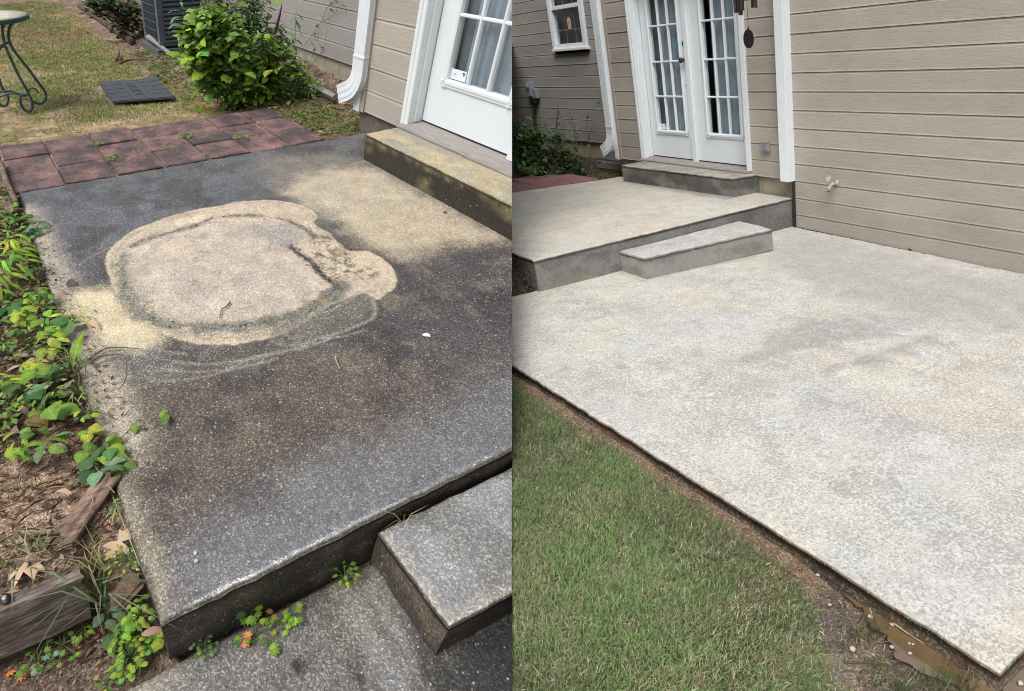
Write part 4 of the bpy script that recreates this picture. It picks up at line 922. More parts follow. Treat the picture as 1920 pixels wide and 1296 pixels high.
        # tan tag hung inside the glass, rounded top, lines of print
        a, b = -6.455, -6.345; n = 9; pol = [(a, 1.985), (b, 1.985), (b, 2.11)] + [((a + b) / 2 + (b - a) / 2 * math.cos(t), 2.11 + .052 * math.sin(t)) for t in np.linspace(0, math.pi, n)[1:-1]] + [(a, 2.11)]
        q = MB(); q.prism(pol, 1, 4.0125, 4.0165); put(q, 'tag', M_TAN_TAG, W_)
        q = MB()
        for i in range(6): q.box(a + .022, b - .022 - .012 * (i % 2), 4.0105, 4.012, 2.005 + .02 * i, 2.011 + .02 * i)
        put(q, 'tag_print', M_INK_TAN, W_)
    return root
make_house(L, .255, -.047, 'beige lap sided house with a white door half seen above the black stained patio', False, -13.5, False, M_FOUND_DARK, False)
make_house(R, 0, 0, 'beige lap sided house with double glazed white doors above the pale clean patio', True, -10.5, True, M_FOUND, True)

def downspout(site, dx, dy, label):
    t = thing('downspout', site, (-3.81 + dx, 3.05 + dy, .3), label, 'downspout', 'downspouts at the bay corners')
    x0, x1, y0, y1 = -3.885, -3.735, 2.985, 3.085
    def ring(n=3):
        # corrugated rectangular section
        p = []
        def side(a, b, k):
            out = []
            for i in range(k):
                for (u, o) in ((0, 0), (.35, 0), (.5, .006), (.85, .006)):
                    s = (i + u) / k; out.append((a[0] + (b[0] - a[0]) * s, a[1] + (b[1] - a[1]) * s, o))
            return out
        c = [(-.5, -.5), (.5, -.5), (.5, .5), (-.5, .5)]
        for i in range(4): p += side(c[i], c[(i + 1) % 4], 3 if i % 2 == 0 else 2)
        return p
    sec = ring()
    def loft(path, name, flare=1.0):
        q = MB(); m = len(sec); v = []
        for (cx, cy, cz, ang, sc) in path:
            for (u, w, o) in sec:
                uu = u * (x1 - x0) * sc * (1 - o / .15); ww = w * (y1 - y0) * sc * (1 - o / .1)
                # the section turns about Y as the spout bends towards -X
                v.append((cx + uu * math.cos(ang), cy + ww, cz + uu * math.sin(ang)))
        f = [(i * m + k, i * m + (k + 1) % m, (i + 1) * m + (k + 1) % m, (i + 1) * m + k) for i in range(len(path) - 1) for k in range(m)]
        q.add(v, f); build(shift(q, dx, dy), name, M_WHITE, site, t, fix_n=True)
    cx, cy = (x0 + x1) / 2, (y0 + y1) / 2
    loft([(cx, cy, 2.6, 0, 1), (cx, cy, .53, 0, 1)], 'pipe')
    path = [(cx, cy, .60, 0, 1.05), (cx, cy, .50, 0, 1.05)]
    for i in range(1, 8):
        a = math.radians(66 * i / 7); r = .17
        path.append((cx - r + r * math.cos(a), cy - .004 * i, .48 - r * math.sin(a), -a, 1.05 + (.025 if i % 2 else 0)))
    a = math.radians(66); ex, ey, ez = path[-1][0], path[-1][1], path[-1][2]
    path.append((ex - .12 * math.sin(a), ey - .01, ez - .12 * math.cos(a), -a, 1.03))
    loft(path, 'elbow')
    q = MB(); e = path[-1]
    v = []
    for (u, w, o) in sec: v.append((e[0] + .012 + u * .8 * (x1 - x0) * math.cos(-a), e[1] + w * .8 * (y1 - y0), e[2] + .01 + u * .8 * (x1 - x0) * math.sin(-a)))
    q.add(v, [tuple(range(len(v)))]); build(shift(q, dx, dy), 'spout_mouth', M_DARKGAP, site, t, fix_n=False)
    q = MB(); q.box(x0 - .006, x1 + .006, y0 - .006, y1 + .006, .605, .622); build(shift(q, dx, dy), 'strap', M_WHITE, site, t)
    return t
downspout(L, .385, -.047, 'white corrugated downspout between the leafy bush and the half seen door')
downspout(R, .05, 0, 'white corrugated downspout between the small window and the double doors')

# ------------------------------------------------------------------ OBJECTS, left lot
# air conditioner
t = thing('air_conditioner', L, (-7.85, 2.8, 0), 'slate blue outdoor air conditioner with louvred sides behind the green bush', 'air conditioner')
ax0, ax1, ay0, ay1, az0, az1 = -8.30, -7.52, 2.44, 3.24, .13, 1.05
q = MB(); q.box(ax0 - .04, ax1 + .06, ay0 - .06, ay1 + .06, -.02, .075, r=.012); build(q, 'base_pad', M_AC_DARK, L, t)
q = MB(); q.box(ax0 + .03, ax1 - .03, ay0 + .03, ay1 - .03, az0, az1); build(q, 'coil', M_AC_DARK, L, t)
for (x, y) in ((ax0, ay0), (ax1 - .09, ay0), (ax0, ay1 - .09), (ax1 - .09, ay1 - .09)):
    q = MB(); q.box(x, x + .09, y, y + .09, az0 - .01, az1 + .03, r=.008); build(q, 'corner_post', M_AC, L, t)
for i in range(17):
    z = az0 + .03 + i * .055
    q = MB(); q.prism([(ax1 - .02, z), (ax1 + .005, z - .012), (ax1 + .005, z + .012), (ax1 - .02, z + .024)], 1, ay0 + .09, ay1 - .09)
    # prism along Y: polygon is (x, z)
    build(q, 'louvre', M_AC, L, t)
for i in range(13):
    x = ax0 + .12 + i * .042; q = MB(); q.box(x, x + .006, ay0 - .004, ay0 + .02, az0, az1); build(q, 'grille_bar', M_AC, L, t)
for i in range(9):
    z = az0 + .05 + i * .1; q = MB(); q.box(ax0 + .09, ax1 - .09, ay0 - .008, ay0 - .002, z, z + .006); build(q, 'grille_bar', M_AC, L, t)
q = MB(); q.box(ax0, ax1, ay0, ay1, az1, az1 + .05, r=.015); build(q, 'top_panel', M_AC, L, t)
q = MB(); q.box(ax0, ax1, ay0, ay1, az0 - .03, az0 + .01, r=.006); build(q, 'base_pan', M_AC, L, t)
q = MB(); q.add([(-7.95, 2.36, .19), (-7.1, 2.47, .055), (-7.12, 2.52, .05), (-7.97, 2.42, .20), (-7.95, 2.36, .17), (-7.1, 2.47, .035), (-7.12, 2.52, .03), (-7.97, 2.42, .18)],
               [(0, 1, 2, 3), (7, 6, 5, 4), (0, 4, 5, 1), (1, 5, 6, 2), (2, 6, 7, 3), (3, 7, 4, 0)])
build(q, 'leaning_board', M_SILL, L, label='thin grey board leaning against the foot of the air conditioner', cat='board')

# rubber mat
c = [(-6.24, 1.25), (-5.30, 1.19), (-5.18, 1.85), (-6.09, 1.90)]
def matp(u, v, z):
    x = (1 - u) * (1 - v) * c[0][0] + u * (1 - v) * c[1][0] + u * v * c[2][0] + (1 - u) * v * c[3][0]
    y = (1 - u) * (1 - v) * c[0][1] + u * (1 - v) * c[1][1] + u * v * c[2][1] + (1 - u) * v * c[3][1]
    return (x, y, z + .012 + .028 * max(0, v - .62) ** 1.5 * (1 - u) ** 3 * 6 - .012 * math.sin(u * 3.1) * (1 - v) + .008)
t = thing('rubber_mat', L, (-5.7, 1.55, 0), 'black rubber mat with three embossed strips lying on the lawn', 'mat')
def sheet(u0, u1, v0, v1, zt, th, n=6):
    q = MB(); g = [[(u0 + (u1 - u0) * i / n, v0 + (v1 - v0) * j / n) for j in range(n + 1)] for i in range(n + 1)]
    v = [matp(*g[i][j], zt) for i in range(n + 1) for j in range(n + 1)] + [matp(*g[i][j], zt - th) for i in range(n + 1) for j in range(n + 1)]
    k = (n + 1) ** 2; I = lambda i, j: i * (n + 1) + j; f = []
    for i in range(n):
        for j in range(n): f += [(I(i, j), I(i + 1, j), I(i + 1, j + 1), I(i, j + 1)), (k + I(i, j), k + I(i, j + 1), k + I(i + 1, j + 1), k + I(i + 1, j))]
    for i in range(n):
        f += [(I(i, 0), k + I(i, 0), k + I(i + 1, 0), I(i + 1, 0)), (I(i, n), I(i + 1, n), k + I(i + 1, n), k + I(i, n)), (I(0, i), I(0, i + 1), k + I(0, i + 1), k + I(0, i)), (I(n, i), k + I(n, i), k + I(n, i + 1), I(n, i + 1))]
    return q.add(v, f)
build(sheet(0, 1, 0, 1, .004, .014, 10), 'mat_base', M_RUBBER, L, t)
for a, b, rows in ((.01, .335, 5), (.345, .655, 1), (.665, .99, 5)):
    pass
for k, (a, b) in enumerate(((.01, .325), (.34, .655), (.67, .99))):
    rows = 5 if k != 1 else 1
    for r_ in range(rows):
        build(sheet(.012 + r_ * .976 / rows, .012 + (r_ + 1) * .976 / rows - .014, a, b, .010, .008, 5), 'raised_panel', M_RUBBER, L, t)
for i in range(6):
    u = .22 + i * .10
    for (du0, du1, dv0, dv1) in ((0, .05, .42, .435), (0, .012, .42, .56), (.03, .045, .44, .55))[: 2 + i % 2]:
        build(sheet(u + du0, u + du1, dv0, dv1, .014, .006, 1), 'embossed_mark', M_RUBBER, L, t)

# garden table
t = thing('garden_table', L, (-5.75, .22, 0), 'round garden table on scrolled green iron legs standing on the grass', 'table')
q = MB(); q.lathe([(.37, .765), (.392, .770), (.395, .800), (.385, .808), (.372, .806)], (-5.80, .215, 0), 40); build(q, 'rim', M_GREEN, L, t, smooth=True)
q = MB(); q.lathe([(.371, .795), (.371, .8075), (.2, .809), (.01, .810)], (-5.80, .215, 0), 40); build(q, 'table_top', M_TABLETOP, L, t, smooth=True)
def rod(pts, name, r=.0145, m=M_GREEN, parent=None, site=L, n=8, k=4):
    q = MB(); q.tube(smooth_poly(pts, False, k), r, n); return build(q, name, m, site, parent, smooth=True)
rod([(-5.550,0.434,0.776),(-5.550,0.396,0.744),(-5.550,0.372,0.710),(-5.550,0.354,0.667),(-5.550,0.348,0.609),(-5.550,0.364,0.544),(-5.550,0.411,0.446),(-5.550,0.462,0.351),(-5.550,0.505,0.258),(-5.550,0.547,0.173),(-5.550,0.563,0.110),(-5.550,0.546,0.065),(-5.550,0.507,0.038),(-5.550,0.459,0.039),(-5.550,0.428,0.063)], 'leg', parent=t)
rod([(-5.500,0.343,0.779),(-5.500,0.317,0.738),(-5.500,0.305,0.695),(-5.500,0.296,0.616),(-5.500,0.309,0.510),(-5.500,0.337,0.362),(-5.500,0.372,0.232),(-5.500,0.399,0.139),(-5.500,0.406,0.046),(-5.500,0.376,-0.007),(-5.500,0.338,-0.013),(-5.500,0.309,0.016),(-5.500,0.296,0.064),(-5.500,0.307,0.124),(-5.500,0.334,0.146),(-5.500,0.361,0.133)], 'leg', parent=t)
rod([(-5.500,0.397,0.170),(-5.500,0.419,0.192),(-5.500,0.455,0.194),(-5.500,0.482,0.176),(-5.500,0.490,0.144)], 'scroll', .009, parent=t)
rod([(-5.550,0.174,0.545),(-5.550,0.229,0.568),(-5.550,0.284,0.591),(-5.550,0.348,0.609)], 'stretcher', .010, parent=t); rod([(-5.500,0.179,0.544),(-5.500,0.244,0.570),(-5.500,0.293,0.589)], 'stretcher', .010, parent=t)
rod([(-5.600,0.068,0.179),(-5.600,0.147,0.175),(-5.600,0.238,0.171),(-5.600,0.311,0.132),(-5.600,0.391,0.118)], 'stretcher', .010, parent=t); rod([(-5.500,0.044,0.129),(-5.500,0.154,0.161),(-5.500,0.238,0.172),(-5.500,0.314,0.149)], 'stretcher', .010, parent=t)
rod([(-5.700,0.218,0.683),(-5.700,0.175,0.408),(-5.700,0.168,0.212),(-5.700,0.202,0.117),(-5.700,0.190,0.056),(-5.700,0.153,0.019),(-5.700,0.112,0.024),(-5.700,0.084,0.069)], 'leg', parent=t)

# edging log, timber, split log, stump
q = MB(); P = [np.array((-13.2, 2.42, .02)), np.array((-11, 2.37, .03)), np.array((-9.5, 2.33, .03)), np.array((-8.52, 2.30, .03))]
q.tube(smooth_poly(P, False, 5), .052, 9, (.38, .32, .28, 0)); build(q, 'edging_log', M_LOG, L, smooth=True, label='long dark log edging the planting bed beside the lawn', cat='log')
def rough_beam(x0, x1, y0, y1, z0, z1, lean, seed):
    n = 44; sec = []
    m = 22
    for k in range(m):
        s = 4 * k / m; e = int(s); u = s - e
        sec.append(((u, 1), (1, 1 - u), (1 - u, 0), (0, u))[e])
    v = []; rg = np.random.default_rng(seed); groove = rg.normal(0, 1, m)
    for i in range(n + 1):
        y = y0 + (y1 - y0) * i / n
        for k, (a, b) in enumerate(sec):
            cx, cz = a - .5, b - .5; rr = 1 - .10 * (abs(cx) * abs(cz) * 4) ** 2
            g = (.020 * (fbm(np.array(k * .9 + seed), np.array(i * .05)) - .5) * 2 + .004 * groove[k]) * 1.2 + .006 * (fbm(np.array(k * 1.7), np.array(i * .5 + seed)) - .5)
            ex = 0
            if i == n: ex = rg.uniform(-.012, .018)
            x = x0 + (x1 - x0) * (.5 + cx * rr) + lean * (1 - b); z = z0 + (z1 - z0) * (.5 + cz * rr)
            v.append((x + 2 * cx * g, y + ex, z + 2 * cz * g))
    f = [(i * m + k, i * m + (k + 1) % m, (i + 1) * m + (k + 1) % m, (i + 1) * m + k) for i in range(n) for k in range(m)] + [tuple(range(m - 1, -1, -1)), tuple(range(n * m, n * m + m))]
    return MB().add(v, f)
t = thing('landscape_timber', L, (-.28, -.5, -.25), 'weathered grey landscape timber with a nail head beside the patio corner', 'timber')
TB = rough_beam(-.345, -.245, -1.6, -.178, -.275, -.028, .03, 3); TB.c = [((1, 1, 1, 0) if q_[2] > -.13 else (.55, .52, .48, 0)) for q_ in TB.v]; build(TB, 'beam', M_TIMBER, L, t)
NX, NY = [(-0.285,-0.393)][0]
q = MB(); q.lathe([(.016, -.030), (.016, -.024), (.011, -.022), (.004, -.021)], (NX, NY, 0), 14); build(q, 'washer', M_BLACK, L, t, smooth=True)
q = MB(); q.lathe([(.0085, -.024), (.0085, -.017), (.004, -.014), (.001, -.0135)], (NX, NY, 0), 12); build(q, 'nail_head', M_ALU, L, t, smooth=True)
def half_log(p0, p1, r, name, label, cat, m=M_LOG, seed=1):
    p0 = np.array(p0); p1 = np.array(p1); d = p1 - p0; l = np.linalg.norm(d); d /= l; sd_ = np.cross(d, (0, 0, 1)); sd_ /= np.linalg.norm(sd_); up = np.cross(sd_, d)
    n = 20; m_ = 18; v = []; rg = np.random.default_rng(seed); gr = rg.normal(0, .10, m_)
    for i in range(n + 1):
        for k in range(m_):
            a = 2 * math.pi * k / m_; rr = r * (1 + gr[k] + .2 * (fbm(np.array(k * .8), np.array(i * .3 + seed)) - .5)) * (1 - .12 * (i / n))
            jag = rg.uniform(-.02, .02) if i in (0, n) else 0
            v.append(p0 + d * (l * i / n + jag) + sd_ * math.cos(a) * rr * 1.15 + up * math.sin(a) * rr * .75)
    f = [(i * m_ + k, i * m_ + (k + 1) % m_, (i + 1) * m_ + (k + 1) % m_, (i + 1) * m_ + k) for i in range(n) for k in range(m_)] + [tuple(range(m_ - 1, -1, -1)), tuple(range(n * m_, n * m_ + m_))]
    return build(MB().add(v, f), name, m, L, label=label, cat=cat)
half_log((-.405, -.205, -.028), (-.56, .0, .01), .036, 'split_log', 'short split brown log lying on bare soil beside the patio edge', 'log')
half_log([(-0.233,-0.009,-0.120),(-0.205,-0.111,-0.120)][0], [(-0.210,-0.103,-0.180),(-0.241,-0.127,-0.180)][0], .032, 'wood_stub', 'broken brown wood stub wedged between timber and patio corner', 'wood', seed=4)
q = MB(); q.tube(smooth_poly([(-3.924,-0.050,0.030),(-3.512,-0.051,0.030),(-3.269,-0.040,0.030),(-3.067,-0.034,0.030)], False), .022, 8); build(q, 'edging_stick', M_LOG, L, smooth=True, label='thin tan edging stick along the left end of the red pavers', cat='stick')
half_log([(-3.193,-0.100,0.020),(-2.949,-0.084,0.020)][0], [(-2.903,-0.082,0.020),(-2.949,-0.084,0.020)][0], .045, 'wood_stub', 'rotten wooden stub by the far left corner of the stained patio', 'wood', seed=9)
q = MB(); a = [(-4.871,3.398,0.030),(-4.377,3.370,0.030)]; q.tube(a, .035, 4); build(q, 'timber_offcut', M_SILL, L, label='pale timber offcut by the house foot near the downspout', cat='timber')

# ------------------------------------------------------------------ OBJECTS, right lot
t = thing('wind_chime', R, (-.1, 2.5, 1.6), 'dark bronze wind chime hanging beside the glazed double doors', 'wind chime')
HX, HY = -.115, 2.5
for px, zb, ln in ((-.222, 1.815, .62), (-.168, 1.790, .66), (-.135, 1.828, .58), (-.058, 1.862, .5), (.000, 1.842, .54), (.036, 1.840, .56)):
    yy = HY + random.uniform(-.06, .06); q = MB(); q.tube([(px, yy, zb), (px, yy, zb + ln)], .0215, 14); build(q, 'tube', M_CHIME, R, t, smooth=False)
    q = MB(); q.tube([(px, yy, zb + ln), (px * .6 - .046, (yy + HY) / 2, 2.52)], .0015, 4); build(q, 'cord', M_BLACK, R, t)
q = MB(); q.lathe([(.12, 2.515), (.125, 2.52), (.125, 2.535), (.11, 2.54)], (HX, HY, 0), 24); build(q, 'top_disc', M_CHIME, R, t)
q = MB(); q.tube([(HX, HY, 2.52), (HX - .008, HY, 1.66)], .0022, 5); build(q, 'cord', M_BLACK, R, t)
q = MB(); n = 28; pol = [(HX - .011 + .072 * math.cos(2 * math.pi * k / n), 1.585 + .083 * math.sin(2 * math.pi * k / n)) for k in range(n)]
q.prism(pol, 1, HY - .005, HY + .005); q.box(HX - .014, HX - .004, HY - .004, HY + .004, 1.66, 1.69); build(q, 'wind_sail', M_CHIME, R, t)
q = MB(); q.tube([(HX, HY, 2.54), (HX, HY, 2.62), (HX, 2.8, 2.62), (HX, 3.055, 2.52)], .008, 6); build(q, 'hook', M_BLACK, R, t)
# outdoor outlet
t = thing('outlet_box', R, (-.54, 3.045, .52), 'small metal outdoor outlet box with flip covers beside the right door', 'outlet')
q = MB(); q.box(-.600, -.492, 3.012, 3.055, .468, .572, r=.004); build(q, 'back_box', M_ALU, R, t)
for x in (-.578, -.532):
    q = MB(); q.box(x - .018, x + .020, 3.0, 3.014, .482, .556, r=.004); build(q, 'flip_cover', M_GREYBOX, R, t)
q = MB(); q.box(-.603, -.489, 2.998, 3.03, .560, .576, r=.003); build(q, 'hood', M_ALU, R, t)
q = MB(); q.box(-.558, -.552, 3.008, 3.013, .49, .55); build(q, 'gap', M_BLACK, R, t)
# hose tap
t = thing('hose_tap', R, (.42, 3.04, .2), 'painted hose tap with a round handle on the long sided wall', 'tap')
q = MB(); q.lathe([(.034, 3.048), (.034, 3.040), (.016, 3.036), (.016, 3.0), (.021, 2.992), (.021, 2.972), (.015, 2.966)], (.475, 0, .215), 14, 1); build(q, 'body', M_FAUCET, R, t, smooth=True)
q = MB(); q.tube([(.475, 2.985, .215), (.472, 2.960, .205), (.468, 2.940, .180), (.467, 2.932, .150)], [.017, .018, .019, .022], 12); build(q, 'spout', M_FAUCET, R, t, smooth=True)
q = MB(); q.tube([(.467, 2.932, .151), (.467, 2.9315, .146)], .016, 12); build(q, 'spout_mouth', M_BLACK, R, t)
q = MB(); q.tube([(.472, 2.975, .22), (.466, 2.945, .262)], .008, 8); build(q, 'valve_stem', M_FAUCET, R, t)
q = MB(); n = 24; pol = []
for k in range(n):
    a = 2 * math.pi * k / n; r = .034 + .006 * math.cos(6 * a); pol.append((r * math.cos(a), r * math.sin(a)))
v = []
for s in (0, 1):
    for (a, b) in pol: v.append((.465 + a, 2.942 - .6 * b * .0 - .012 * s + .35 * b, .264 + .9 * b + .010 * s))
q.add(v, [tuple(range(n - 1, -1, -1)), tuple(range(n, 2 * n))] + [(k, (k + 1) % n, n + (k + 1) % n, n + k) for k in range(n)]); build(q, 'handle', M_FAUCET, R, t)
# electrical box and conduit on the recessed wall
t = thing('electrical_box', R, (-8.0, 3.98, 1.0), 'grey electrical disconnect box on the shaded wall above the shrub', 'electrical box')
q = MB(); q.box(-8.20, -8.03, 3.90, 3.995, .93, 1.17, r=.006); build(q, 'enclosure', M_GREYBOX, R, t)
q = MB(); q.box(-8.03, -7.86, 3.92, 3.995, .89, 1.05, r=.006); build(q, 'side_box', M_GREYBOX, R, t)
q = MB(); q.lathe([(.05, 3.90), (.05, 3.88), (.03, 3.87)], (-8.11, 0, 1.10), 14, 1); build(q, 'round_cover', M_GREYBOX, R, t)
q = MB(); q.tube(smooth_poly([(-8.0, 3.95, .9), (-8.02, 3.94, .8), (-8.10, 3.93, .55), (-8.12, 3.93, .2), (-8.1, 3.92, -.05)], False), .028, 8); build(q, 'conduit', M_BLACK, R, t, smooth=True)
q = MB(); q.box(-8.12, -7.95, 3.90, 3.995, .80, .89, r=.004); build(q, 'drip_cover', M_BLACK, R, t)
q = MB(); q.tube([(-5.091,3.329,-0.020),(-4.774,3.428,-0.020),(-4.385,3.462,-0.020)], .001, 3)
pole = MB(); pole.box(-4.9, -4.1, 3.36, 3.43, -.07, .03); build(pole, 'timber_offcut', M_SILL, R, label='dull timber offcut lying in the bed below the downspout', cat='timber')

# dark strips painted for the shadow gap where the siding meets the slabs
q = MB(); q.prism([(-.10, -.318), (3.6, -.372), (3.6, -.358), (1.7, -.335), (-.10, -.309)], 1, 3.030, 3.047); build(q, 'wall_gap_shade', M_DARKGAP, R, kind='structure')
q = MB(); q.box(-.150, -.131, 3.02, 3.06, -.33, .18); build(q, 'wall_gap_shade', M_DARKGAP, R, kind='structure')
q = MB(); q.prism([(1.38, -.335), (1.42, -.338), (1.415, -.318), (1.385, -.312)], 1, 3.036, 3.0465); build(q, 'wall_gap_shade', M_DARKGAP, R, kind='structure')
# puddle
PUD = smooth_poly([(3.968,-0.800),(4.059,-0.799),(4.159,-0.799),(4.244,-0.801),(4.347,-0.803),(4.452,-0.802),(4.550,-0.799),(4.618,-0.803),(4.668,-0.809),(4.708,-0.802),(4.680,-0.857),(4.633,-0.894),(4.576,-0.894),(4.531,-0.897),(4.499,-0.907),(4.434,-0.915),(4.387,-0.908),(4.339,-0.892),(4.306,-0.876),(4.270,-0.873),(4.193,-0.852),(4.103,-0.832),(4.016,-0.822)])
q = MB(); PUD = smooth_poly(PUD, True, 2); PUD = PUD + np.stack([(fbm(PUD[:, 0] * 22, PUD[:, 1] * 22, 3) - .5) * .05, (fbm(PUD[:, 0] * 22 + 9, PUD[:, 1] * 22, 3) - .5) * .05], -1); c0 = PUD.mean(0); n = len(PUD)
q.v = [(x, y, -.3275) for x, y in PUD] + [(c0[0], c0[1], -.3275)]; q.c = [(1, 1, 1, 0)] * (n + 1)
q.f = [tuple(range(n))]
build(q, 'puddle', M_WATER, R, kind='structure')
PUD2 = smooth_poly([(4.689,-0.771),(4.693,-0.733),(4.701,-0.655),(4.738,-0.659),(4.797,-0.765),(4.733,-0.830),(4.702,-0.808)])
q = MB(); q.v = [(x, y, -.3285) for x, y in PUD2]; q.c = [(1, 1, 1, 0)] * len(PUD2); q.f = [tuple(range(len(PUD2)))]; build(q, 'puddle', M_WATER, R, kind='structure')
def pebble(site, pos, r, label, m=M_PEBBLE, group=None, name='pebble'):
    bm = bmesh.new(); bmesh.ops.create_icosphere(bm, subdivisions=2, radius=1); s = random.uniform(0, 50); q = MB()
    for v in bm.verts:
        k = 1 + .95 * (fbm(np.array(v.co.x * 1.6 + s), np.array(v.co.y * 1.6 + v.co.z)) - .5); v.co = (v.co.x * r * k * 1.25, v.co.y * r * k, v.co.z * r * k * .65)
    bm.verts.index_update(); q.add([(v.co.x + pos[0], v.co.y + pos[1], v.co.z + pos[2]) for v in bm.verts], [tuple(v.index for v in f.verts) for f in bm.faces]); bm.free()
    return build(q, name, m, site, smooth=True, label=label, cat='pebble', group=group)
for p, r, lab in zip([(4.286,-0.999,-0.322),(4.233,-0.851,-0.322),(4.306,-0.829,-0.322),(4.367,-0.905,-0.322),(4.425,-0.885,-0.322),(4.397,-0.854,-0.322),(4.408,-0.849,-0.322),(3.962,-0.824,-0.322),(4.098,-0.906,-0.322),(4.348,-0.971,-0.322),(4.723,-0.746,-0.322)], (.0095, .0085, .007, .006, .006, .0045, .004, .007, .006, .004, .008),
    ('white pebble on the grey mud left of the puddle', 'white stone half sunk in the middle of the puddle', 'round pale pebble against the slab side of the puddle', 'pale pebble in the wide shiny part of the puddle', 'lowest pale pebble in the wide part of the puddle', 'tiny pebble in brown water under the slab edge',
     'smaller of two touching pebbles under the slab edge', 'pale stone at the upper tip of the puddle', 'tan stone at the grass edge above the puddle', 'small pebble on mud below the white pebble', 'pebble in the water right of the slab corner')):
    pebble(R, p, r, lab, group='pebbles around the puddle')
for p, r, lab in zip([(-0.156,0.166,0.004),(-0.130,0.159,0.004)], (.0062, .007), ('upper of two white chips on the patio near its left corner', 'lower of two white chips on the patio near its left corner')):
    pebble(L, p, r, lab, M_PEBBLE, name='stone_chip')

# ------------------------------------------------------------------ LOOSE LEAVES AND TWIGS
def loose_leaf(site, pos, kind, m, size, az, label, tilt=.25, cat='leaf', droop=.0, name='fallen_leaf'):
    W = site.w(pos); d = Vector((math.cos(az), math.sin(az), -droop)); n = Vector((random.gauss(0, tilt), random.gauss(0, tilt) - .15, 1))
    o = bpy.data.objects.new(name, leaf_data(kind, m)); COL.objects.link(o); o.matrix_world = leaf_matrix(W, d, n, size * site.k); return tag(o, label, cat)
loose_leaf(L, [(-0.300,-0.086,-0.060)][0], 'oak', M_TAN_LEAF, .125, 1.25, 'big tan oak leaf standing beside the patio edge near the timber', .12, droop=-.25)
loose_leaf(L, [(-1.940,0.099,0.008)][0], 'ovate', M_DARK_LEAF, .075, -.5, 'curled black leaf on the pale left edge of the patio', .5)
loose_leaf(L, [(-0.718,1.528,0.008)][0], 'ovate', M_WHITE_LEAF, .042, -.35, 'small white leaf alone on the dark stained patio', .15)
loose_leaf(L, [(-1.527,0.137,0.010)][0], 'lance', M_TAN_LEAF, .12, -.75, 'rolled tan leaf on the sandy stain left of the ring', .6)
loose_leaf(L, [(-0.849,-0.099,-0.020)][0], 'oak', M_TAN_LEAF, .11, .2, 'tan oak leaf with a hole behind the hanging vine', .3)
loose_leaf(L, [(-1.297,-0.174,0.000)][0], 'oak', M_TAN_LEAF, .13, 2.2, 'pale brown leaf with dark holes behind the heart leaves', .3)
loose_leaf(L, [(-1.412,-0.260,0.000)][0], 'ovate', M_BROWN_LEAF, .11, .7, 'pinkish brown leaf at the left above the heart leaves', .3)
loose_leaf(L, [(-0.533,-0.139,0.020)][0], 'lance', M_TAN_LEAF, .075, 2.9, 'thin curled tan leaf lying across the bare soil', .3)
loose_leaf(L, [(-0.346,-0.369,-0.010)][0], 'oak', M_TAN_LEAF, .10, .3, 'curled tan leaf with holes above the timber nail', .4)
loose_leaf(L, [(-0.180,-0.467,-0.250)][0], 'palmate', M_ORANGE_LEAF, .030, .4, 'orange leaf on soil at the bottom left corner', .3)
loose_leaf(L, [(-0.157,-0.426,-0.250)][0], 'palmate', M_ORANGE_LEAF, .026, -.4, 'smaller orange leaf right of the one in the bottom corner', .3)
loose_leaf(L, [(-0.108,-0.101,-0.240)][0], 'palmate', M_RUSTLEAF, .045, 1.0, 'rust red leaf above the lime clover clump', .3)
loose_leaf(L, [(-0.409,-0.070,-0.050)][0], 'ovate', M_ORANGE_LEAF, .03, 1.6, 'tiny red leaf above the big tan oak leaf', .3)
loose_leaf(L, [(-1.707,2.518,0.008)][0], 'ovate', M_DARK_LEAF, .03, 0, 'tiny dark leaf near the foot of the doorstep', .3)
loose_leaf(L, [(-0.042,-0.057,-0.100)][0], 'ovate', M_BROWN_LEAF, .06, .3, 'brown crumpled leaf in the corner weeds by the slab', .4)
def twig(site, pts, r, label, m=M_TWIG, name='twig', cat='twig'):
    q = MB(); p = smooth_poly(pts, False, 4); rr = np.linspace(r, r * .5, len(p)); q.tube(p, rr, 5); return build(q, name, m, site, smooth=True, label=label, cat=cat)
twig(L, [(-1.364,0.817,0.012),(-1.330,0.779,0.012),(-1.322,0.752,0.012),(-1.260,0.714,0.012)], .0045, 'thin dark twig on the tan disc of the ring stain')
twig(L, [(-0.762,1.067,0.012),(-0.720,1.051,0.012),(-0.679,1.039,0.012)], .004, 'short straw on the dark patio below the ring', M_DRYSTRAW)
twig(L, [(-1.217,0.060,0.020),(-1.251,0.116,0.020),(-1.260,0.167,0.020),(-1.222,0.243,0.020),(-1.181,0.302,0.020)], .004, 'long thin twig reaching from the soil over the sandy stain')
twig(L, [(-1.181,0.066,0.030),(-1.203,0.119,0.030),(-1.169,0.206,0.030),(-1.076,0.200,0.030),(-0.997,0.170,0.030),(-0.959,0.137,0.030)], .004, 'hooked thin twig over the left patio edge')
twig(L, [(-10.784,1.361,0.030),(-10.181,1.303,0.030),(-9.697,1.338,0.030),(-9.352,1.372,0.030)], .012, 'forked pale stick on the far lawn', M_TWIG)
twig(L, [(-7.181,1.754,0.020),(-7.314,1.937,0.020),(-7.237,2.088,0.020)], .018, 'dark stick on bare soil near the air conditioner')
twig(L, [(-7.352,1.748,0.030),(-7.618,1.847,0.030),(-7.948,1.947,0.030)], .03, 'stubby dark wood chunk on soil beyond the mat')
twig(L, [(-0.707,-0.046,-0.020),(-0.561,-0.021,-0.020),(-0.354,-0.008,-0.020),(-0.207,-0.002,-0.020)], .0035, 'long dry stalk along the patio edge by the split log', M_DRYSTRAW)
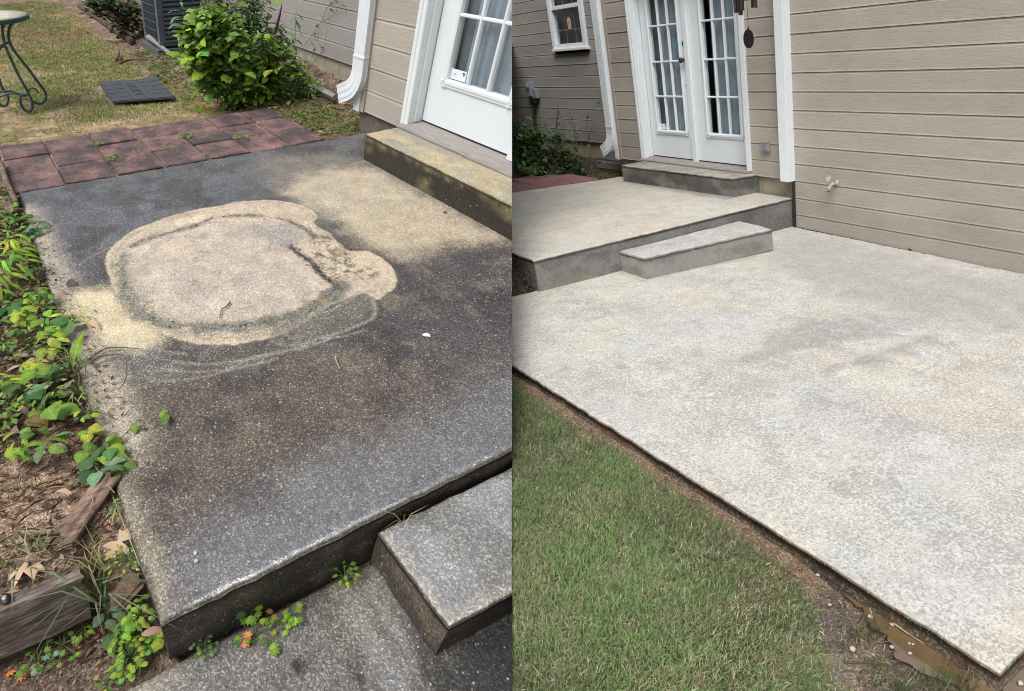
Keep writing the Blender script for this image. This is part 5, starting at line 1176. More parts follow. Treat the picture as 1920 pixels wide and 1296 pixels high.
twig(L, [(-0.627,-0.093,0.020),(-0.553,-0.071,0.020),(-0.494,-0.075,0.020),(-0.447,-0.098,0.020)], .003, 'thin dry grass stalk crossing the split log', M_DRYSTRAW)
twig(L, [(-0.680,-0.092,0.020),(-0.637,-0.049,0.020),(-0.544,-0.027,0.020),(-0.473,-0.007,0.020)], .003, 'bent straw above the split log', M_DRYSTRAW)
twig(R, [(4.185,-0.987,-0.318),(4.193,-0.945,-0.318)], .003, 'short twig on mud left of the puddle')
twig(R, [(4.299,-1.061,-0.320),(4.338,-1.030,-0.320),(4.371,-0.994,-0.320),(4.419,-0.975,-0.320),(4.472,-0.951,-0.320)], .004, 'long dark twig across the mud below the puddle')
twig(R, [(4.204,-0.823,-0.322),(4.221,-0.834,-0.322),(4.236,-0.855,-0.322)], .003, 'pale straw standing in the puddle', M_DRYSTRAW)
twig(R, [(4.307,-0.822,-0.320),(4.364,-0.825,-0.320),(4.426,-0.824,-0.320)], .003, 'straw floating along the slab edge of the puddle', M_DRYSTRAW)

def bits(site, n, xf, name, label, cols, size, seed, asp=.3, zoff=.006, zf=None, curl=.5):
    rg = np.random.default_rng(seed); x, y = xf(rg, n); z = zf(x, y) + zoff
    pts = np.stack([x, y, z], -1); n = len(x); c = np.array(cols)[rg.integers(0, len(cols), n)] * rg.uniform(.6, 1.3, (n, 1))
    sz = rg.uniform(size[0], size[1], n); sz = sz * site.k; W = site.w(pts); az = rg.uniform(0, 6.283, n)
    d = np.stack([np.cos(az), np.sin(az), rg.normal(0, .25, n)], -1); nn = np.stack([rg.normal(0, curl, n), rg.normal(0, curl, n), np.ones(n)], -1)
    nn /= np.linalg.norm(nn, axis=1)[:, None]; s = np.cross(d, nn); a = rg.uniform(.5, 1.4, n)[:, None] * asp; l = sz[:, None]
    v = np.stack([W - d * l * .5, W - s * l * a * .5 + nn * l * .10, W + d * l * .5, W + s * l * a * .5 + nn * l * .12, W + nn * l * .02], 1).reshape(-1, 3)
    i = np.arange(n)[:, None] * 5; F = np.concatenate([i + np.array([[0, 1, 4]]), i + np.array([[1, 2, 4]]), i + np.array([[2, 3, 4]]), i + np.array([[3, 0, 4]])])
    C = np.repeat(np.concatenate([c, np.zeros((n, 1))], 1), 5, 0)
    return build_np(site.loc(v), F, C, name, M_BLADE, site, 'stuff', label)
def pick(rg, n, poly, x0, x1, y0, y1):
    x = rg.uniform(x0, x1, n); y = rg.uniform(y0, y1, n); k = sdf(x, y, np.array(poly)) < 0; return x[k], y[k]
LIT = [(-3.6, .0), (-2.4, .0), (-1.75, .03), (-1.45, .16), (-1.0, .12), (-.7, .05), (-.5, -.04), (-.3, -.02), (-.12, -.02), (-.02, -.03), (-.02, -.1), (-.5, -.9), (-3.6, -.9)]
BROWNS = [(.16, .105, .075), (.26, .175, .12), (.09, .06, .045), (.33, .235, .165), (.21, .12, .09)]
bits(L, 9000, lambda r, n: pick(r, n, LIT, -3.6, 0, -.9, .1), 'leaf_litter', 'brown dead leaf litter and twigs over the soil left of the patio', BROWNS + [(.36, .24, .19), (.30, .19, .15)], (.008, .05), 3, .4, .010, z_left, .7)
bits(L, 520, lambda r, n: pick(r, n, [(-3.6, -.02), (-.85, .03), (-.85, -.8), (-3.6, -.8)], -3.6, -.85, -.8, .02), 'dead_leaves', 'larger curled dead leaves among the weeds left of the patio', [(.40, .28, .22), (.34, .22, .17), (.46, .35, .25), (.20, .13, .10)], (.05, .10), 31, .42, .022, z_left, .8)
bits(L, 5000, lambda r, n: pick(r, n, LIT, -3.6, 0, -.9, .1), 'pine_straw', 'dry straw and needles over the soil left of the patio', [(.24, .16, .10), (.38, .28, .17), (.14, .09, .06)], (.03, .10), 4, .025, .014, z_left, .25)
FOOT = [(-.25, -.9), (-.20, -.17), (-.12, -.03), (.02, -.03), (.03, .0), (.03, -.9)]
bits(L, 3500, lambda r, n: pick(r, n, FOOT, -.3, .05, -.9, .02), 'leaf_litter', 'dark crumbs and straw on the soil strip below the timber', BROWNS, (.006, .022), 5, .3, .006, z_left)
BED = [(-12, 2.35), (-8.4, 2.3), (-7.6, 2.1), (-6.2, 1.95), (-4.6, 2.2), (-4.4, 2.66), (-3.4, 2.66), (-3.4, 4.0), (-12, 4.0)]
bits(L, 9000, lambda r, n: pick(r, n, BED, -12, -3.4, 1.9, 4.0), 'leaf_litter', 'brown and tan leaf litter in the bed along the house wall', BROWNS + [(.42, .31, .2)], (.02, .07), 6, .4, .012, z_left)
LAWN = [(-15, -3), (-4.5, -3), (-4.5, 1.9), (-6.3, 2.2), (-15, 2.3)]
bits(L, 7000, lambda r, n: pick(r, n, LAWN, -15, -4.5, -1, 2.3), 'thatch', 'tan dead thatch showing through the thin far lawn', [(.46, .34, .2), (.36, .26, .16), (.27, .2, .13)], (.02, .07), 8, .12, .012, z_left, .3)
BANK = [(-1.2, -.01), (-.02, -.01), (.03, -.1), (-.2, -.9), (-1.2, -.9)]
bits(R, 3500, lambda r, n: pick(r, n, BANK, -1.2, .05, -.9, 0), 'leaf_litter', 'dark leaf litter heaped against the left side of the clean patio', [(.07, .045, .035), (.13, .085, .065), (.2, .14, .10), (.04, .03, .025)], (.015, .06), 9, .3, .012, z_right, .8)
MUD = [(3.6, -.83), (4.75, -.83), (4.8, -1.5), (4.0, -1.3), (3.7, -1.0)]
bits(R, 900, lambda r, n: pick(r, n, MUD, 3.6, 4.8, -1.5, -.84), 'straw_bits', 'straw bits and crumbs scattered over mud by the puddle', [(.36, .25, .15), (.15, .10, .07), (.5, .4, .27), (.2, .15, .1)], (.006, .028), 10, .2, .005, z_right)
STRIP = [(1.0, -.83), (4.6, -.83), (4.6, -.96), (1.0, -.95)]
bits(R, 2200, lambda r, n: pick(r, n, STRIP, 1.0, 4.6, -.97, -.83), 'straw_bits', 'tan straw along the bare strip between lawn and slab', [(.42, .30, .19), (.3, .2, .13), (.2, .13, .09), (.5, .38, .25)], (.01, .035), 11, .15, .006, z_right)
BEDR = [(-9, 1.0), (-4.5, 1.6), (-4.5, 2.55), (-3.3, 2.6), (-3.3, 4), (-9, 4)]
bits(R, 3500, lambda r, n: pick(r, n, BEDR, -9, -3.3, 1.4, 4.0), 'leaf_litter', 'dark leaf litter under the shrub beside the red pavers', [(.1, .06, .045), (.18, .12, .08), (.06, .045, .035)], (.02, .07), 12, .4, .012, z_right)

# crumbs and needles left by the pot on the ring stain
def on_lines(rg, n, lines, w):
    x = []; y = []
    for p in lines:
        k = rg.integers(0, len(p) - 1, n // len(lines)); t = rg.random(len(k)); q = p[k] * (1 - t[:, None]) + p[k + 1] * t[:, None] + rg.normal(0, w, (len(k), 2)); x.append(q[:, 0]); y.append(q[:, 1])
    return np.concatenate(x), np.concatenate(y)
zero = lambda x, y: np.zeros(len(x))
bits(L, 900, lambda r, n: on_lines(r, n, [RING_D, TOPLINE, CRACK, CRACK, MOSSY[:, :2]], .016), 'dirt_crumbs', 'dark crumbs and needles along the rings of the stain', [(.06, .05, .04), (.10, .08, .06), (.20, .15, .11), (.05, .055, .03)], (.004, .022), 41, .3, .003, zero, .3)
bits(L, 500, lambda r, n: pick(r, n, [(-3.3, .05), (-.05, .05), (-.05, 2.9), (-3.3, 2.9)], -3.3, -.05, .05, 2.9), 'grit', 'pale and dark grit scattered over the stained patio', [(.42, .38, .32), (.30, .25, .2), (.05, .04, .035)], (.003, .011), 42, .6, .002, zero, .3)
bits(L, 500, lambda r, n: on_lines(r, n, [np.array(EDGE_L)], .05), 'litter_crumbs', 'brown litter crumbs spilling over the left patio edge', BROWNS, (.008, .035), 43, .3, .006, zero, .6)
bits(R, 260, lambda r, n: pick(r, n, [(0, -.8), (4.6, -.8), (4.0, 2.9), (.1, 2.9)], 0, 4.6, -.8, 2.9), 'grit', 'few dark specks of grit on the clean lower patio', [(.10, .09, .08), (.2, .17, .13)], (.003, .009), 44, .6, .004, lambda x, y: -.25 - .012 * (y + .8), .3)

# ------------------------------------------------------------------ LAWNS
def lawn(site, n, region, box, zf, dens, lenf, widf, seed, label, greens):
    rg = np.random.default_rng(seed); x, y = pick(rg, n, region, *box); k = rg.random(len(x)) < dens(x, y); x = x[k]; y = y[k]
    pn = fbm(x * 2.1, y * 2.1 + 3, 4); p2 = fbm(x * 7 + 3, y * 7, 3); m = len(x)
    g = np.array(greens); t = np.clip((pn - .32) / .36, 0, 1); c = g[0] * (1 - t[:, None]) + g[1] * t[:, None]
    dry = rg.random(m) < (.16 + .30 * sstep(.48, .64, p2)); c = np.where(dry[:, None], g[2] * rg.uniform(.6, 1.2, (m, 1)), c)
    c = c * rg.uniform(.45, 1.6, (m, 1))
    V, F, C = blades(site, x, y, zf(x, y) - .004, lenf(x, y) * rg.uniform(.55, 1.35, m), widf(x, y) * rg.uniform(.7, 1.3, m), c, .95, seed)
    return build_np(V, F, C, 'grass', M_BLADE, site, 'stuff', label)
RLAWN = [(1.0, -.84), (4.0, -.84), (4.9, -.95), (4.9, -2.6), (1.0, -2.6)]
def dens_r(x, y):
    e = -.845 - .05 * (fbm(x * 5, y * 5, 3)) - .03 * sstep(3.4, 4, x)
    d = sstep(e + .02, e - .06, y) * (.45 + .75 * fbm(x * 3 + 7, y * 3, 4))
    ln = np.array([(3.0, -.70), (3.85, -.84), (4.18, -1.02), (4.38, -1.14), (4.9, -1.30)]); side_ = np.interp(x, ln[:, 0], ln[:, 1]); q_ = side_ - y + (fbm(x * 4 + 2, y * 4, 4) - .5) * .30; mud = sstep(.08, -.05, q_) * (x > 3.3); return d * (1 - .94 * mud) * (1 - .30 * sstep(3.2, 4.2, x))
lawn(R, 480000, RLAWN, (1.0, 4.9, -2.6, -.86), z_right, dens_r, lambda x, y: .022 + .009 * fbm(x * 4, y * 4, 3), lambda x, y: np.full(len(x), .0031), 21, 'short green lawn below the pale clean slab', [(.17, .225, .095), (.22, .335, .12), (.43, .39, .25)])
def tuft(site, p, n, ln, w, label, cols, spread=.03, seed=0, lean=.9, cat='grass tuft'):
    rg = np.random.default_rng(seed); x = p[0] + rg.normal(0, spread, n); y = p[1] + rg.normal(0, spread, n); z = np.full(n, p[2])
    c = np.array(cols)[rg.integers(0, len(cols), n)] * rg.uniform(.7, 1.3, (n, 1))
    V, F, C = blades(site, x, y, z, rg.uniform(.5, 1.1, n) * ln, np.full(n, w), c, lean, seed)
    return build_np(V, F, C, 'grass_tuft', M_BLADE, site, 'stuff', label)
for p, lab, s in zip([(4.415,-1.046,-0.320),(4.561,-0.940,-0.320),(4.611,-0.890,-0.320),(4.257,-0.912,-0.320),(4.513,-1.017,-0.320)], ('grass tuft on mud below the puddle centre', 'tuft at the lower rim of the puddle near the slab corner', 'grass tuft right beside the slab corner below the puddle', 'dry weed tuft on mud left of the puddle', 'low tuft at the bottom edge below the puddle'), range(5)):
    tuft(R, p, 90, .05, .003, lab, [(.06, .11, .03), (.2, .17, .09), (.10, .14, .05)], .035, 50 + s)
def dens_l(x, y):
    n = fbm(x * 1.1 + 2, y * 1.1, 4); n2 = fbm(x * 3.3, y * 3.3, 3)
    d = sstep(.28, .50, n) * (.55 + .7 * n2)
    d *= sstep(-4.62, -4.95, x + .25 * (n2 - .5)); d *= sstep(2.3, 1.5, y + .4 * (n - .5)); d *= 1 - .8 * sstep(-8.0, -9.5, x) * sstep(.35, .55, n2)
    inside = (sdf(x, y, np.array([(-6.24, 1.25), (-5.30, 1.19), (-5.18, 1.85), (-6.09, 1.90)])) < .01); return np.where(inside, 0, d)
lawn(L, 260000, LAWN, (-15, -4.5, -1.4, 2.3), z_left, dens_l, lambda x, y: np.full(len(x), .030), lambda x, y: .004 + .0009 * np.abs(x + 4), 22, 'thin patchy lawn beyond the red pavers', [(.17, .235, .06), (.25, .32, .09), (.50, .41, .23)])

# ------------------------------------------------------------------ PLANTS
def stems(site, root, lines, r=.004, m=M_STEM, name='stem'):
    q = MB()
    for p in lines:
        s = smooth_poly(p, False, 3); q.tube(s, np.linspace(r, r * .45, len(s)), 4)
    return build(q, name, m, site, root, smooth=True)
def bush(site, name, base, label, cat, blobs, n_leaf, n_stuff, kinds, size, cols, seed, size2=(.03, .06), stem_m=M_STEM_DARK, group=None):
    """a leafy plant: stems that reach into the blobs, up to 300 single leaves, the small inner leaves as one mass"""
    random.seed(seed); rg = np.random.default_rng(seed)
    root = thing(name, site, base, label, cat, group)
    lines = []; pts = []
    w = np.array([b[3] ** 2 for b in blobs]); w = w / w.sum()
    for b in blobs:
        for _ in range(max(2, int(b[3] * 16))):
            c = np.array(b[:3]) + rg.normal(0, b[3] * .4, 3) * (1, 1, .8); s = np.array(base) + rg.normal(0, .10, 3) * (1, 1, 0)
            lines.append([s, (s + c) / 2 + rg.normal(0, .05, 3), c])
    stems(site, root, lines, .0065, stem_m)
    def sample(n, shell):
        out = []
        for i in rg.choice(len(blobs), n, p=w):
            b = blobs[i]; d = rg.normal(0, 1, 3); d /= np.linalg.norm(d)
            rr = b[3] * (rg.uniform(.60, 1.12) if shell else rg.uniform(.1, .95)) * (1 + .40 * rg.normal() * .5)
            q = np.array(b[:3]) + d * rr * np.array((1, 1, .9)); q[2] = max(q[2], base[2] + .02); out.append(q)
        return np.array(out)
    for q in sample(n_leaf, True):
        k, m = kinds[rg.integers(len(kinds))]
        add_leaf(site, root, k, m, q, rg.uniform(*size), tilt=.5, droop=.35)
    if n_stuff:
        P = sample(n_stuff, False); c = np.array(cols)[rg.integers(0, len(cols), n_stuff)] * rg.uniform(.6, 1.4, (n_stuff, 1))
        V, F, C = leaf_cloud(site, P, c, rg.uniform(size2[0], size2[1], n_stuff), seed)
        build_np(V, F, C, 'foliage', M_BLADE, site, 'stuff', None, parent=root)
    return root
def zl(x, y): return float(z_left(np.array(x), np.array(y)))
B = [(*p, r) for p, r in zip([(-4.750,1.972,0.508),(-4.750,2.291,0.667),(-4.750,2.310,0.432),(-4.750,2.097,0.257),(-4.750,2.484,0.218),(-4.750,2.671,0.352),(-4.750,2.357,0.050),(-4.750,2.101,0.768),(-4.750,2.735,0.114),(-4.750,2.544,0.002),(-4.750,1.932,0.691)], (.18, .20, .22, .18, .20, .17, .15, .16, .15, .12, .11))]
bush(L, 'bush', (-4.75, 2.45, zl(-4.75, 2.45)), 'lush lime green bush in front of the air conditioner', 'bush', B, 299, 3600,
     [('ovate', M_LIME), ('ovate', M_LIME), ('ovate', M_LIME), ('heart', M_MID), ('ovate', M_MID)], (.085, .145), [(.16, .29, .05), (.22, .38, .06), (.08, .16, .03)], 31, (.06, .11))
B = [(*p, r) for p, r in zip([(-4.750,2.829,0.235),(-4.750,3.000,0.005),(-4.750,2.737,-0.047),(-4.750,3.184,0.094),(-4.750,2.888,0.432),(-4.750,3.316,-0.115),(-4.750,3.054,0.292),(-4.750,2.670,0.547)], (.18, .17, .16, .14, .14, .11, .12, .14))]
bush(L, 'bush', (-4.7, 2.9, zl(-4.7, 2.9)), 'darker loose bush with small leaves between the lime bush and the downspout', 'bush', B, 260, 2000,
     [('ovate', M_LIME), ('lance', M_MID), ('ovate', M_MID), ('lance', M_GREYGREEN), ('ovate', M_DEEP), ('ovate', M_LIME)], (.06, .10), [(.17, .31, .06), (.20, .30, .10), (.09, .17, .04)], 32, (.03, .07))
B = [(*p, r) for p, r in zip([(-5.400,2.667,0.656),(-5.400,2.925,0.537),(-5.400,3.198,0.412),(-5.400,2.486,0.813),(-5.400,2.862,0.793)], (.26, .25, .22, .22, .24))]
bush(L, 'bush', (-5.5, 3.0, zl(-5.5, 3.0)), 'grey green weedy bush growing against the sided wall behind the lime bush', 'bush', B, 240, 2400,
     [('lance', M_GREYGREEN), ('ovate', M_DEEP), ('lance', M_DEEP), ('ovate', M_MID)], (.07, .12), [(.10, .16, .06), (.19, .25, .12), (.06, .10, .04), (.22, .19, .12)], 33)
B = [(*p, r) for p, r in zip([(-9.000,2.346,0.211),(-9.000,2.212,0.435),(-9.000,2.503,0.383),(-9.000,1.890,0.487),(-9.000,2.107,0.545)], (.28, .25, .28, .2, .28))]
bush(L, 'bush', (-9.0, 2.75, zl(-9, 2.75)), 'dull green shrub at the far end of the bed beside the log', 'bush', B, 60, 1500,
     [('ovate', M_DEEP), ('lance', M_GREYGREEN)], (.07, .12), [(.05, .09, .03), (.10, .13, .06), (.09, .05, .035), (.03, .05, .02)], 34, (.05, .10))
def shoots(site, base, tops, kinds, size, lab, seed, n=6):
    random.seed(seed); rg = np.random.default_rng(seed); root = thing('tall_weed', site, base, lab, 'weed'); lines = []
    for t_ in tops:
        b = np.array(base) + rg.normal(0, .06, 3) * (1, 1, 0); t_ = np.array(t_); mid = (b + t_) / 2 + rg.normal(0, .06, 3); lines.append([b, mid, t_])
        for i in range(n):
            u = .45 + .55 * (i + .6) / n; p = (1 - u) ** 2 * b + 2 * u * (1 - u) * mid + u * u * t_; k, m = kinds[rg.integers(len(kinds))]
            add_leaf(site, root, k, m, p, rg.uniform(*size) * (1.2 - .4 * u), i * 2.4, .4, .3)
    stems(site, root, lines, .005); return root
def spray(site, pos, n, kind, ms, size, lab, cat, h=.12, spread=.05, seed=0, name='weed', tilt=.4, group=None, r=.002, stem_m=M_STEM, droop=.2):
    """a low plant: n leaves on short stalks round one root"""
    random.seed(seed); rg = np.random.default_rng(seed); root = thing(name, site, pos, lab, cat, group); lines = []
    f_ = .62 if kind == 'palmate' else .70; size = (size[0] * f_, size[1] * f_); n = n if kind == 'palmate' or n < 4 else int(n * 1.8)
    for i in range(n):
        a = 2 * math.pi * (i * .382 + rg.uniform(-.06, .06)); rr = spread * rg.uniform(.35, 1.1); p = np.array(pos) + (rr * math.cos(a), rr * math.sin(a), h * rg.uniform(.45, 1.1))
        lines.append([np.array(pos), np.array(pos) * .5 + p * .5 + (0, 0, h * .2), p])
        Wd = site.w(p) - site.w(pos); add_leaf(site, root, kind, ms[i % len(ms)], p, rg.uniform(*size), math.atan2(Wd[1], Wd[0]) + rg.normal(0, .4), tilt, droop)
    stems(site, root, lines, r, stem_m); return root
# tall stems of the bed
def tall_weed(site, base, top, n, kind, m, size, lab, cat='weed', seed=0, r=.005, sm=M_STEM, droop=.9, bend=.05):
    random.seed(seed); rg = np.random.default_rng(seed); root = thing('tall_weed', site, base, lab, cat); b = np.array(base); t_ = np.array(top)
    mid = (b + t_) / 2 + rg.normal(0, bend, 3) * (1, 1, 0); stems(site, root, [[b, mid, t_]], r, sm)
    for i in range(n):
        u = .25 + .75 * (i + .5) / n; p = (1 - u) ** 2 * b + 2 * u * (1 - u) * mid + u * u * t_
        add_leaf(site, root, kind, m, p, rg.uniform(*size) * (1.15 - .3 * u), i * 2.4 + rg.normal(0, .3), .3, droop)
    return root
tall_weed(L, [(-5.000,1.865,0.428)][0], [(-5.000,1.929,0.950)][0], 18, 'lance', M_GREYGREEN, (.12, .17), 'tall lance leaved weed rising left of the lime bush', seed=1, droop=.15)
tall_weed(L, [(-4.900,3.198,-0.107)][0], [(-4.900,3.146,0.771)][0], 22, 'lance', M_DEEP, (.09, .14), 'tall weed with drooping leaves in front of the wall siding', seed=2)
tall_weed(L, [(-4.500,3.111,0.021)][0], [(-4.500,3.165,0.522)][0], 7, 'ovate', M_DEEP, (.05, .075), 'slender sapling with few round leaves near the downspout', seed=3, r=.004, sm=M_STEM_DARK, droop=.4)
tall_weed(L, [(-4.400,3.053,0.024)][0], [(-4.400,3.260,0.210)][0], 6, 'ovate', M_DEEP, (.05, .08), 'short leafy side shoot beside the spout mouth', seed=5, r=.004, droop=.5)
r_ = thing('dry_seed_stalk', L, [(-5.200,3.042,0.294)][0], 'dark dry seed spike standing against the wall', 'weed')
stems(L, r_, [[(-5.200,3.042,0.294),(-5.200,3.077,0.553),(-5.200,3.112,0.702),(-5.200,3.141,0.827)]], .006, M_STEM_DARK)
q = MB(); P = [(-5.200,3.057,0.524),(-5.200,3.082,0.604),(-5.200,3.112,0.702),(-5.200,3.136,0.789)]; q.tube(smooth_poly(P, False, 4), [.012, .018, .016, .02, .018, .02, .017, .015, .016, .012, .010, .008, .006][:len(smooth_poly(P, False, 4))], 6); build(q, 'seed_head', M_STEM_DARK, L, r_)
r_ = thing('wall_vine', L, [(-5.664,3.930,0.433)][0], 'thin climbing vine with tiny leaves on the wall siding', 'vine')
VL = [[(-6.149,3.920,0.122),(-5.773,3.920,0.419),(-5.607,3.920,0.581),(-5.455,3.920,0.758),(-5.237,3.920,0.805)], [(-5.607,3.920,0.150),(-5.587,3.920,0.272),(-5.766,3.920,0.362),(-5.656,3.920,0.492)], [(-5.603,3.920,0.554),(-5.377,3.920,0.635),(-5.234,3.920,0.790)], [(-5.920,3.920,-0.029),(-5.558,3.920,0.247),(-5.502,3.920,0.455)]]
stems(L, r_, VL, .003, M_STEM_DARK); random.seed(5)
for p in [(-5.367,3.900,0.768),(-5.292,3.900,0.790),(-5.200,3.900,0.769),(-5.502,3.900,0.665),(-5.437,3.900,0.698),(-5.572,3.900,0.570),(-5.663,3.900,0.515),(-5.640,3.900,0.617),(-5.739,3.900,0.414),(-5.569,3.900,0.288),(-5.816,3.900,0.298)]: add_leaf(L, r_, 'ovate', M_DEEP, p, .05, None, .6, .6)
shoots(L, [(-4.900,2.173,0.011)][0], [(-4.900,2.066,0.832),(-4.900,2.197,0.886),(-4.900,2.338,0.905),(-4.900,2.449,0.820),(-4.900,1.942,0.671),(-4.900,1.890,0.528)], [('ovate', M_LIME), ('ovate', M_MID)], (.08, .13), 'long lime shoots sticking out of the top of the green bush', 121, 7)
shoots(L, [(-4.800,2.763,-0.090)][0], [(-4.800,2.576,0.778),(-4.800,2.743,0.686),(-4.800,2.878,0.620),(-4.800,3.008,0.504),(-4.800,3.147,0.300),(-4.800,3.367,0.065)], [('ovate', M_MID), ('lance', M_DEEP), ('lance', M_GREYGREEN)], (.06, .10), 'thin leafy stems spreading right from the bush towards the downspout', 122, 8)
shoots(R, [(-4.600,2.497,0.020)][0], [(-4.600,2.310,0.816),(-4.600,2.452,0.710),(-4.600,2.686,0.733),(-4.600,2.773,0.651),(-4.600,2.965,0.513),(-4.600,3.001,0.357),(-4.600,2.129,0.902)], [('ovate', M_SHADE), ('lance', M_DEEP), ('ovate', M_MID)], (.06, .10), 'thin leafy stems rising from the shaded shrubs on the clean side', 123, 8)
# weeds beside the patio, left lot
S_ = spray
S_(L, [(-2.773,-0.075,0.000)][0], 12, 'ovate', [M_MID, M_DEEP, M_MID], (.05, .085), 'green rosette of toothed leaves at the far left patio edge', 'weed', .09, .07, 11)
S_(L, [(-2.633,0.025,0.000)][0], 9, 'lobed', [M_DEEP, M_GREYGREEN], (.05, .08), 'dark spreading weed overlapping the far left patio edge', 'weed', .05, .05, 12)
S_(L, [(-2.839,-0.054,0.060)][0], 3, 'heart', [M_LIME], (.045, .055), 'single bright lime leaf above the far left weeds', 'weed', .07, .012, 13)
S_(L, [(-2.381,-0.123,0.040)][0], 7, 'lance', [M_LIME, M_LIME, M_YELLOW], (.10, .15), 'pale star of long leaves beside the patio edge', 'weed', .08, .03, 14, droop=.35)
S_(L, [(-2.117,-0.132,0.000)][0], 11, 'lance', [M_LIME, M_LIME, M_MID], (.12, .18), 'tall lime shoot with long drooping leaves left of the black leaf', 'weed', .17, .06, 15, droop=.5)
S_(L, [(-1.931,-0.228,0.000)][0], 8, 'lance', [M_LIME, M_YELLOW, M_MID], (.10, .15), 'lime long leaved shoot cut by the left picture edge', 'weed', .16, .06, 16, droop=.5)
S_(L, [(-1.659,-0.160,0.000)][0], 3, 'lobed', [M_LIME], (.11, .13), 'bright lobed maple like seedling at the left', 'seedling', .10, .02, 17, tilt=.25)
S_(L, [(-1.762,-0.229,0.000)][0], 4, 'heart', [M_DEEP], (.09, .11), 'dark heart shaped leaves beside the lobed seedling', 'weed', .08, .05, 18)
S_(L, [(-1.766,-0.058,0.000)][0], 9, 'lobed', [M_MID, M_LIME, M_MID], (.05, .07), 'feathery green weed by the sandy stain', 'weed', .09, .05, 19)
S_(L, [(-1.615,-0.060,0.000)][0], 6, 'heart', [M_MID, M_DEEP, M_LIME], (.06, .09), 'clump of green hearts below the feathery weed', 'weed', .09, .07, 20)
S_(L, [(-1.464,0.005,0.000)][0], 3, 'round', [M_DEEP], (.10, .12), 'two dark round leaves at the sandy stain edge', 'weed', .10, .03, 21)
S_(L, [(-1.466,-0.054,0.000)][0], 4, 'ovate', [M_LIME, M_YELLOW, M_LIME], (.07, .09), 'yellow variegated leaves beside the dark round ones', 'weed', .10, .04, 22)
S_(L, [(-1.561,0.059,0.000)][0], 14, 'blade', [M_YELLOW, M_LIME, M_YELLOW], (.07, .10), 'yellowing grass clump on the edge of the sandy stain', 'grass tuft', .04, .03, 23)
S_(L, [(-1.182,-0.019,0.000)][0], 3, 'lance', [M_DEEP, M_MID], (.20, .26), 'broad dark upright blade beside the thin twigs', 'weed', .04, .015, 24, droop=-.6)
S_(L, [(-1.337,-0.075,0.000)][0], 4, 'ovate', [M_YELLOW, M_LIME], (.08, .10), 'yellow green leaf pair left of the dark blade', 'weed', .10, .03, 25)
S_(L, [(-1.231,-0.213,0.000)][0], 2, 'heart', [M_LIME], (.11, .12), 'pale lime heart leaf at the upper left of the vine', 'vine', .10, .02, 26, tilt=.2)
S_(L, [(-1.193,-0.105,0.000)][0], 4, 'ovate', [M_DEEP], (.065, .085), 'small dark seedling between the pale heart and the twigs', 'seedling', .06, .03, 27)
S_(L, [(-1.113,-0.194,0.000)][0], 5, 'heart', [M_GREYGREEN, M_MID, M_DEEP], (.09, .11), 'pale and dark hearts in the middle of the vine patch', 'vine', .09, .06, 28, tilt=.25)
S_(L, [(-0.924,-0.134,0.000)][0], 2, 'heart', [M_MID], (.135, .15), 'biggest glossy heart shaped leaf in the vine patch', 'vine', .10, .01, 291, tilt=.12, droop=.05)
S_(L, [(-1.006,-0.116,0.000)][0], 3, 'heart', [M_DEEP], (.10, .11), 'dark hearts behind the biggest heart leaf', 'vine', .07, .03, 30)
S_(L, [(-0.943,-0.213,0.000)][0], 2, 'heart', [M_RUSTLEAF, M_MID], (.10, .11), 'browning heart leaf left of the biggest one', 'vine', .06, .02, 31, tilt=.2)
S_(L, [(-1.159,-0.309,0.000)][0], 12, 'lance', [M_LIME, M_YELLOW, M_LIME], (.07, .11), 'yellow lime leafy shoot at the left picture edge', 'weed', .12, .05, 32)
S_(L, [(-1.039,-0.225,0.000)][0], 10, 'ovate', [M_LIME, M_MID], (.025, .04), 'tiny leaved lime weed between the heart leaves', 'weed', .06, .05, 33)
S_(L, [(-0.900,-0.242,0.000)][0], 4, 'ovate', [M_LIME, M_MID], (.07, .09), 'oval leaf seedling below the browning heart', 'seedling', .05, .04, 34)
S_(L, [(-0.769,-0.171,0.000)][0], 4, 'ovate', [M_MID, M_GREYGREEN], (.075, .09), 'grey green oval leaves on the edge of the bare soil', 'seedling', .06, .04, 35, tilt=.2)
S_(L, [(-0.784,-0.280,0.000)][0], 5, 'ovate', [M_LIME, M_MID], (.06, .08), 'upright seedling of fresh oval leaves alone on bare soil', 'seedling', .09, .04, 36)
S_(L, [(-1.017,-0.019,0.000)][0], 14, 'blade', [M_GREYGREEN, M_LIME, M_GREYGREEN], (.06, .10), 'wiry pale weed along the patio edge beside the vine', 'weed', .07, .05, 37)
S_(L, [(-0.867,-0.018,0.000)][0], 9, 'ovate', [M_MID, M_GREYGREEN, M_LIME], (.03, .05), 'small round leaved weed near the patio edge', 'weed', .07, .05, 38)
S_(L, [(-0.776,-0.031,-0.000)][0], 4, 'heart', [M_LIME, M_YELLOW], (.055, .07), 'yellow green leaf hanging at the top of the vine cluster', 'vine', .06, .02, 39)
S_(L, [(-0.670,0.019,0.000)][0], 4, 'heart', [M_DEEP, M_LIME], (.07, .085), 'dark heart leaf at the tip of the vine cluster over the patio', 'vine', .05, .03, 40)
S_(L, [(-0.609,-0.015,-0.010)][0], 7, 'heart', [M_MID, M_DEEP, M_GREYGREEN], (.075, .10), 'vine cluster hanging over the top of the split log', 'vine', .05, .05, 41)
S_(L, [(-0.691,-0.069,0.000)][0], 2, 'heart', [M_MID], (.06, .07), 'small heart leaf left of the hanging vine cluster', 'vine', .04, .015, 42)
r_ = thing('trailing_vine', L, [(-0.715,0.073,0.010)][0], 'thin vine trailing over the patio with two small leaves', 'vine')
stems(L, r_, [[(-0.701,0.065,0.020),(-0.748,0.146,0.020),(-0.771,0.233,0.020),(-0.810,0.308,0.020)]], .0022, M_STEM); random.seed(3)
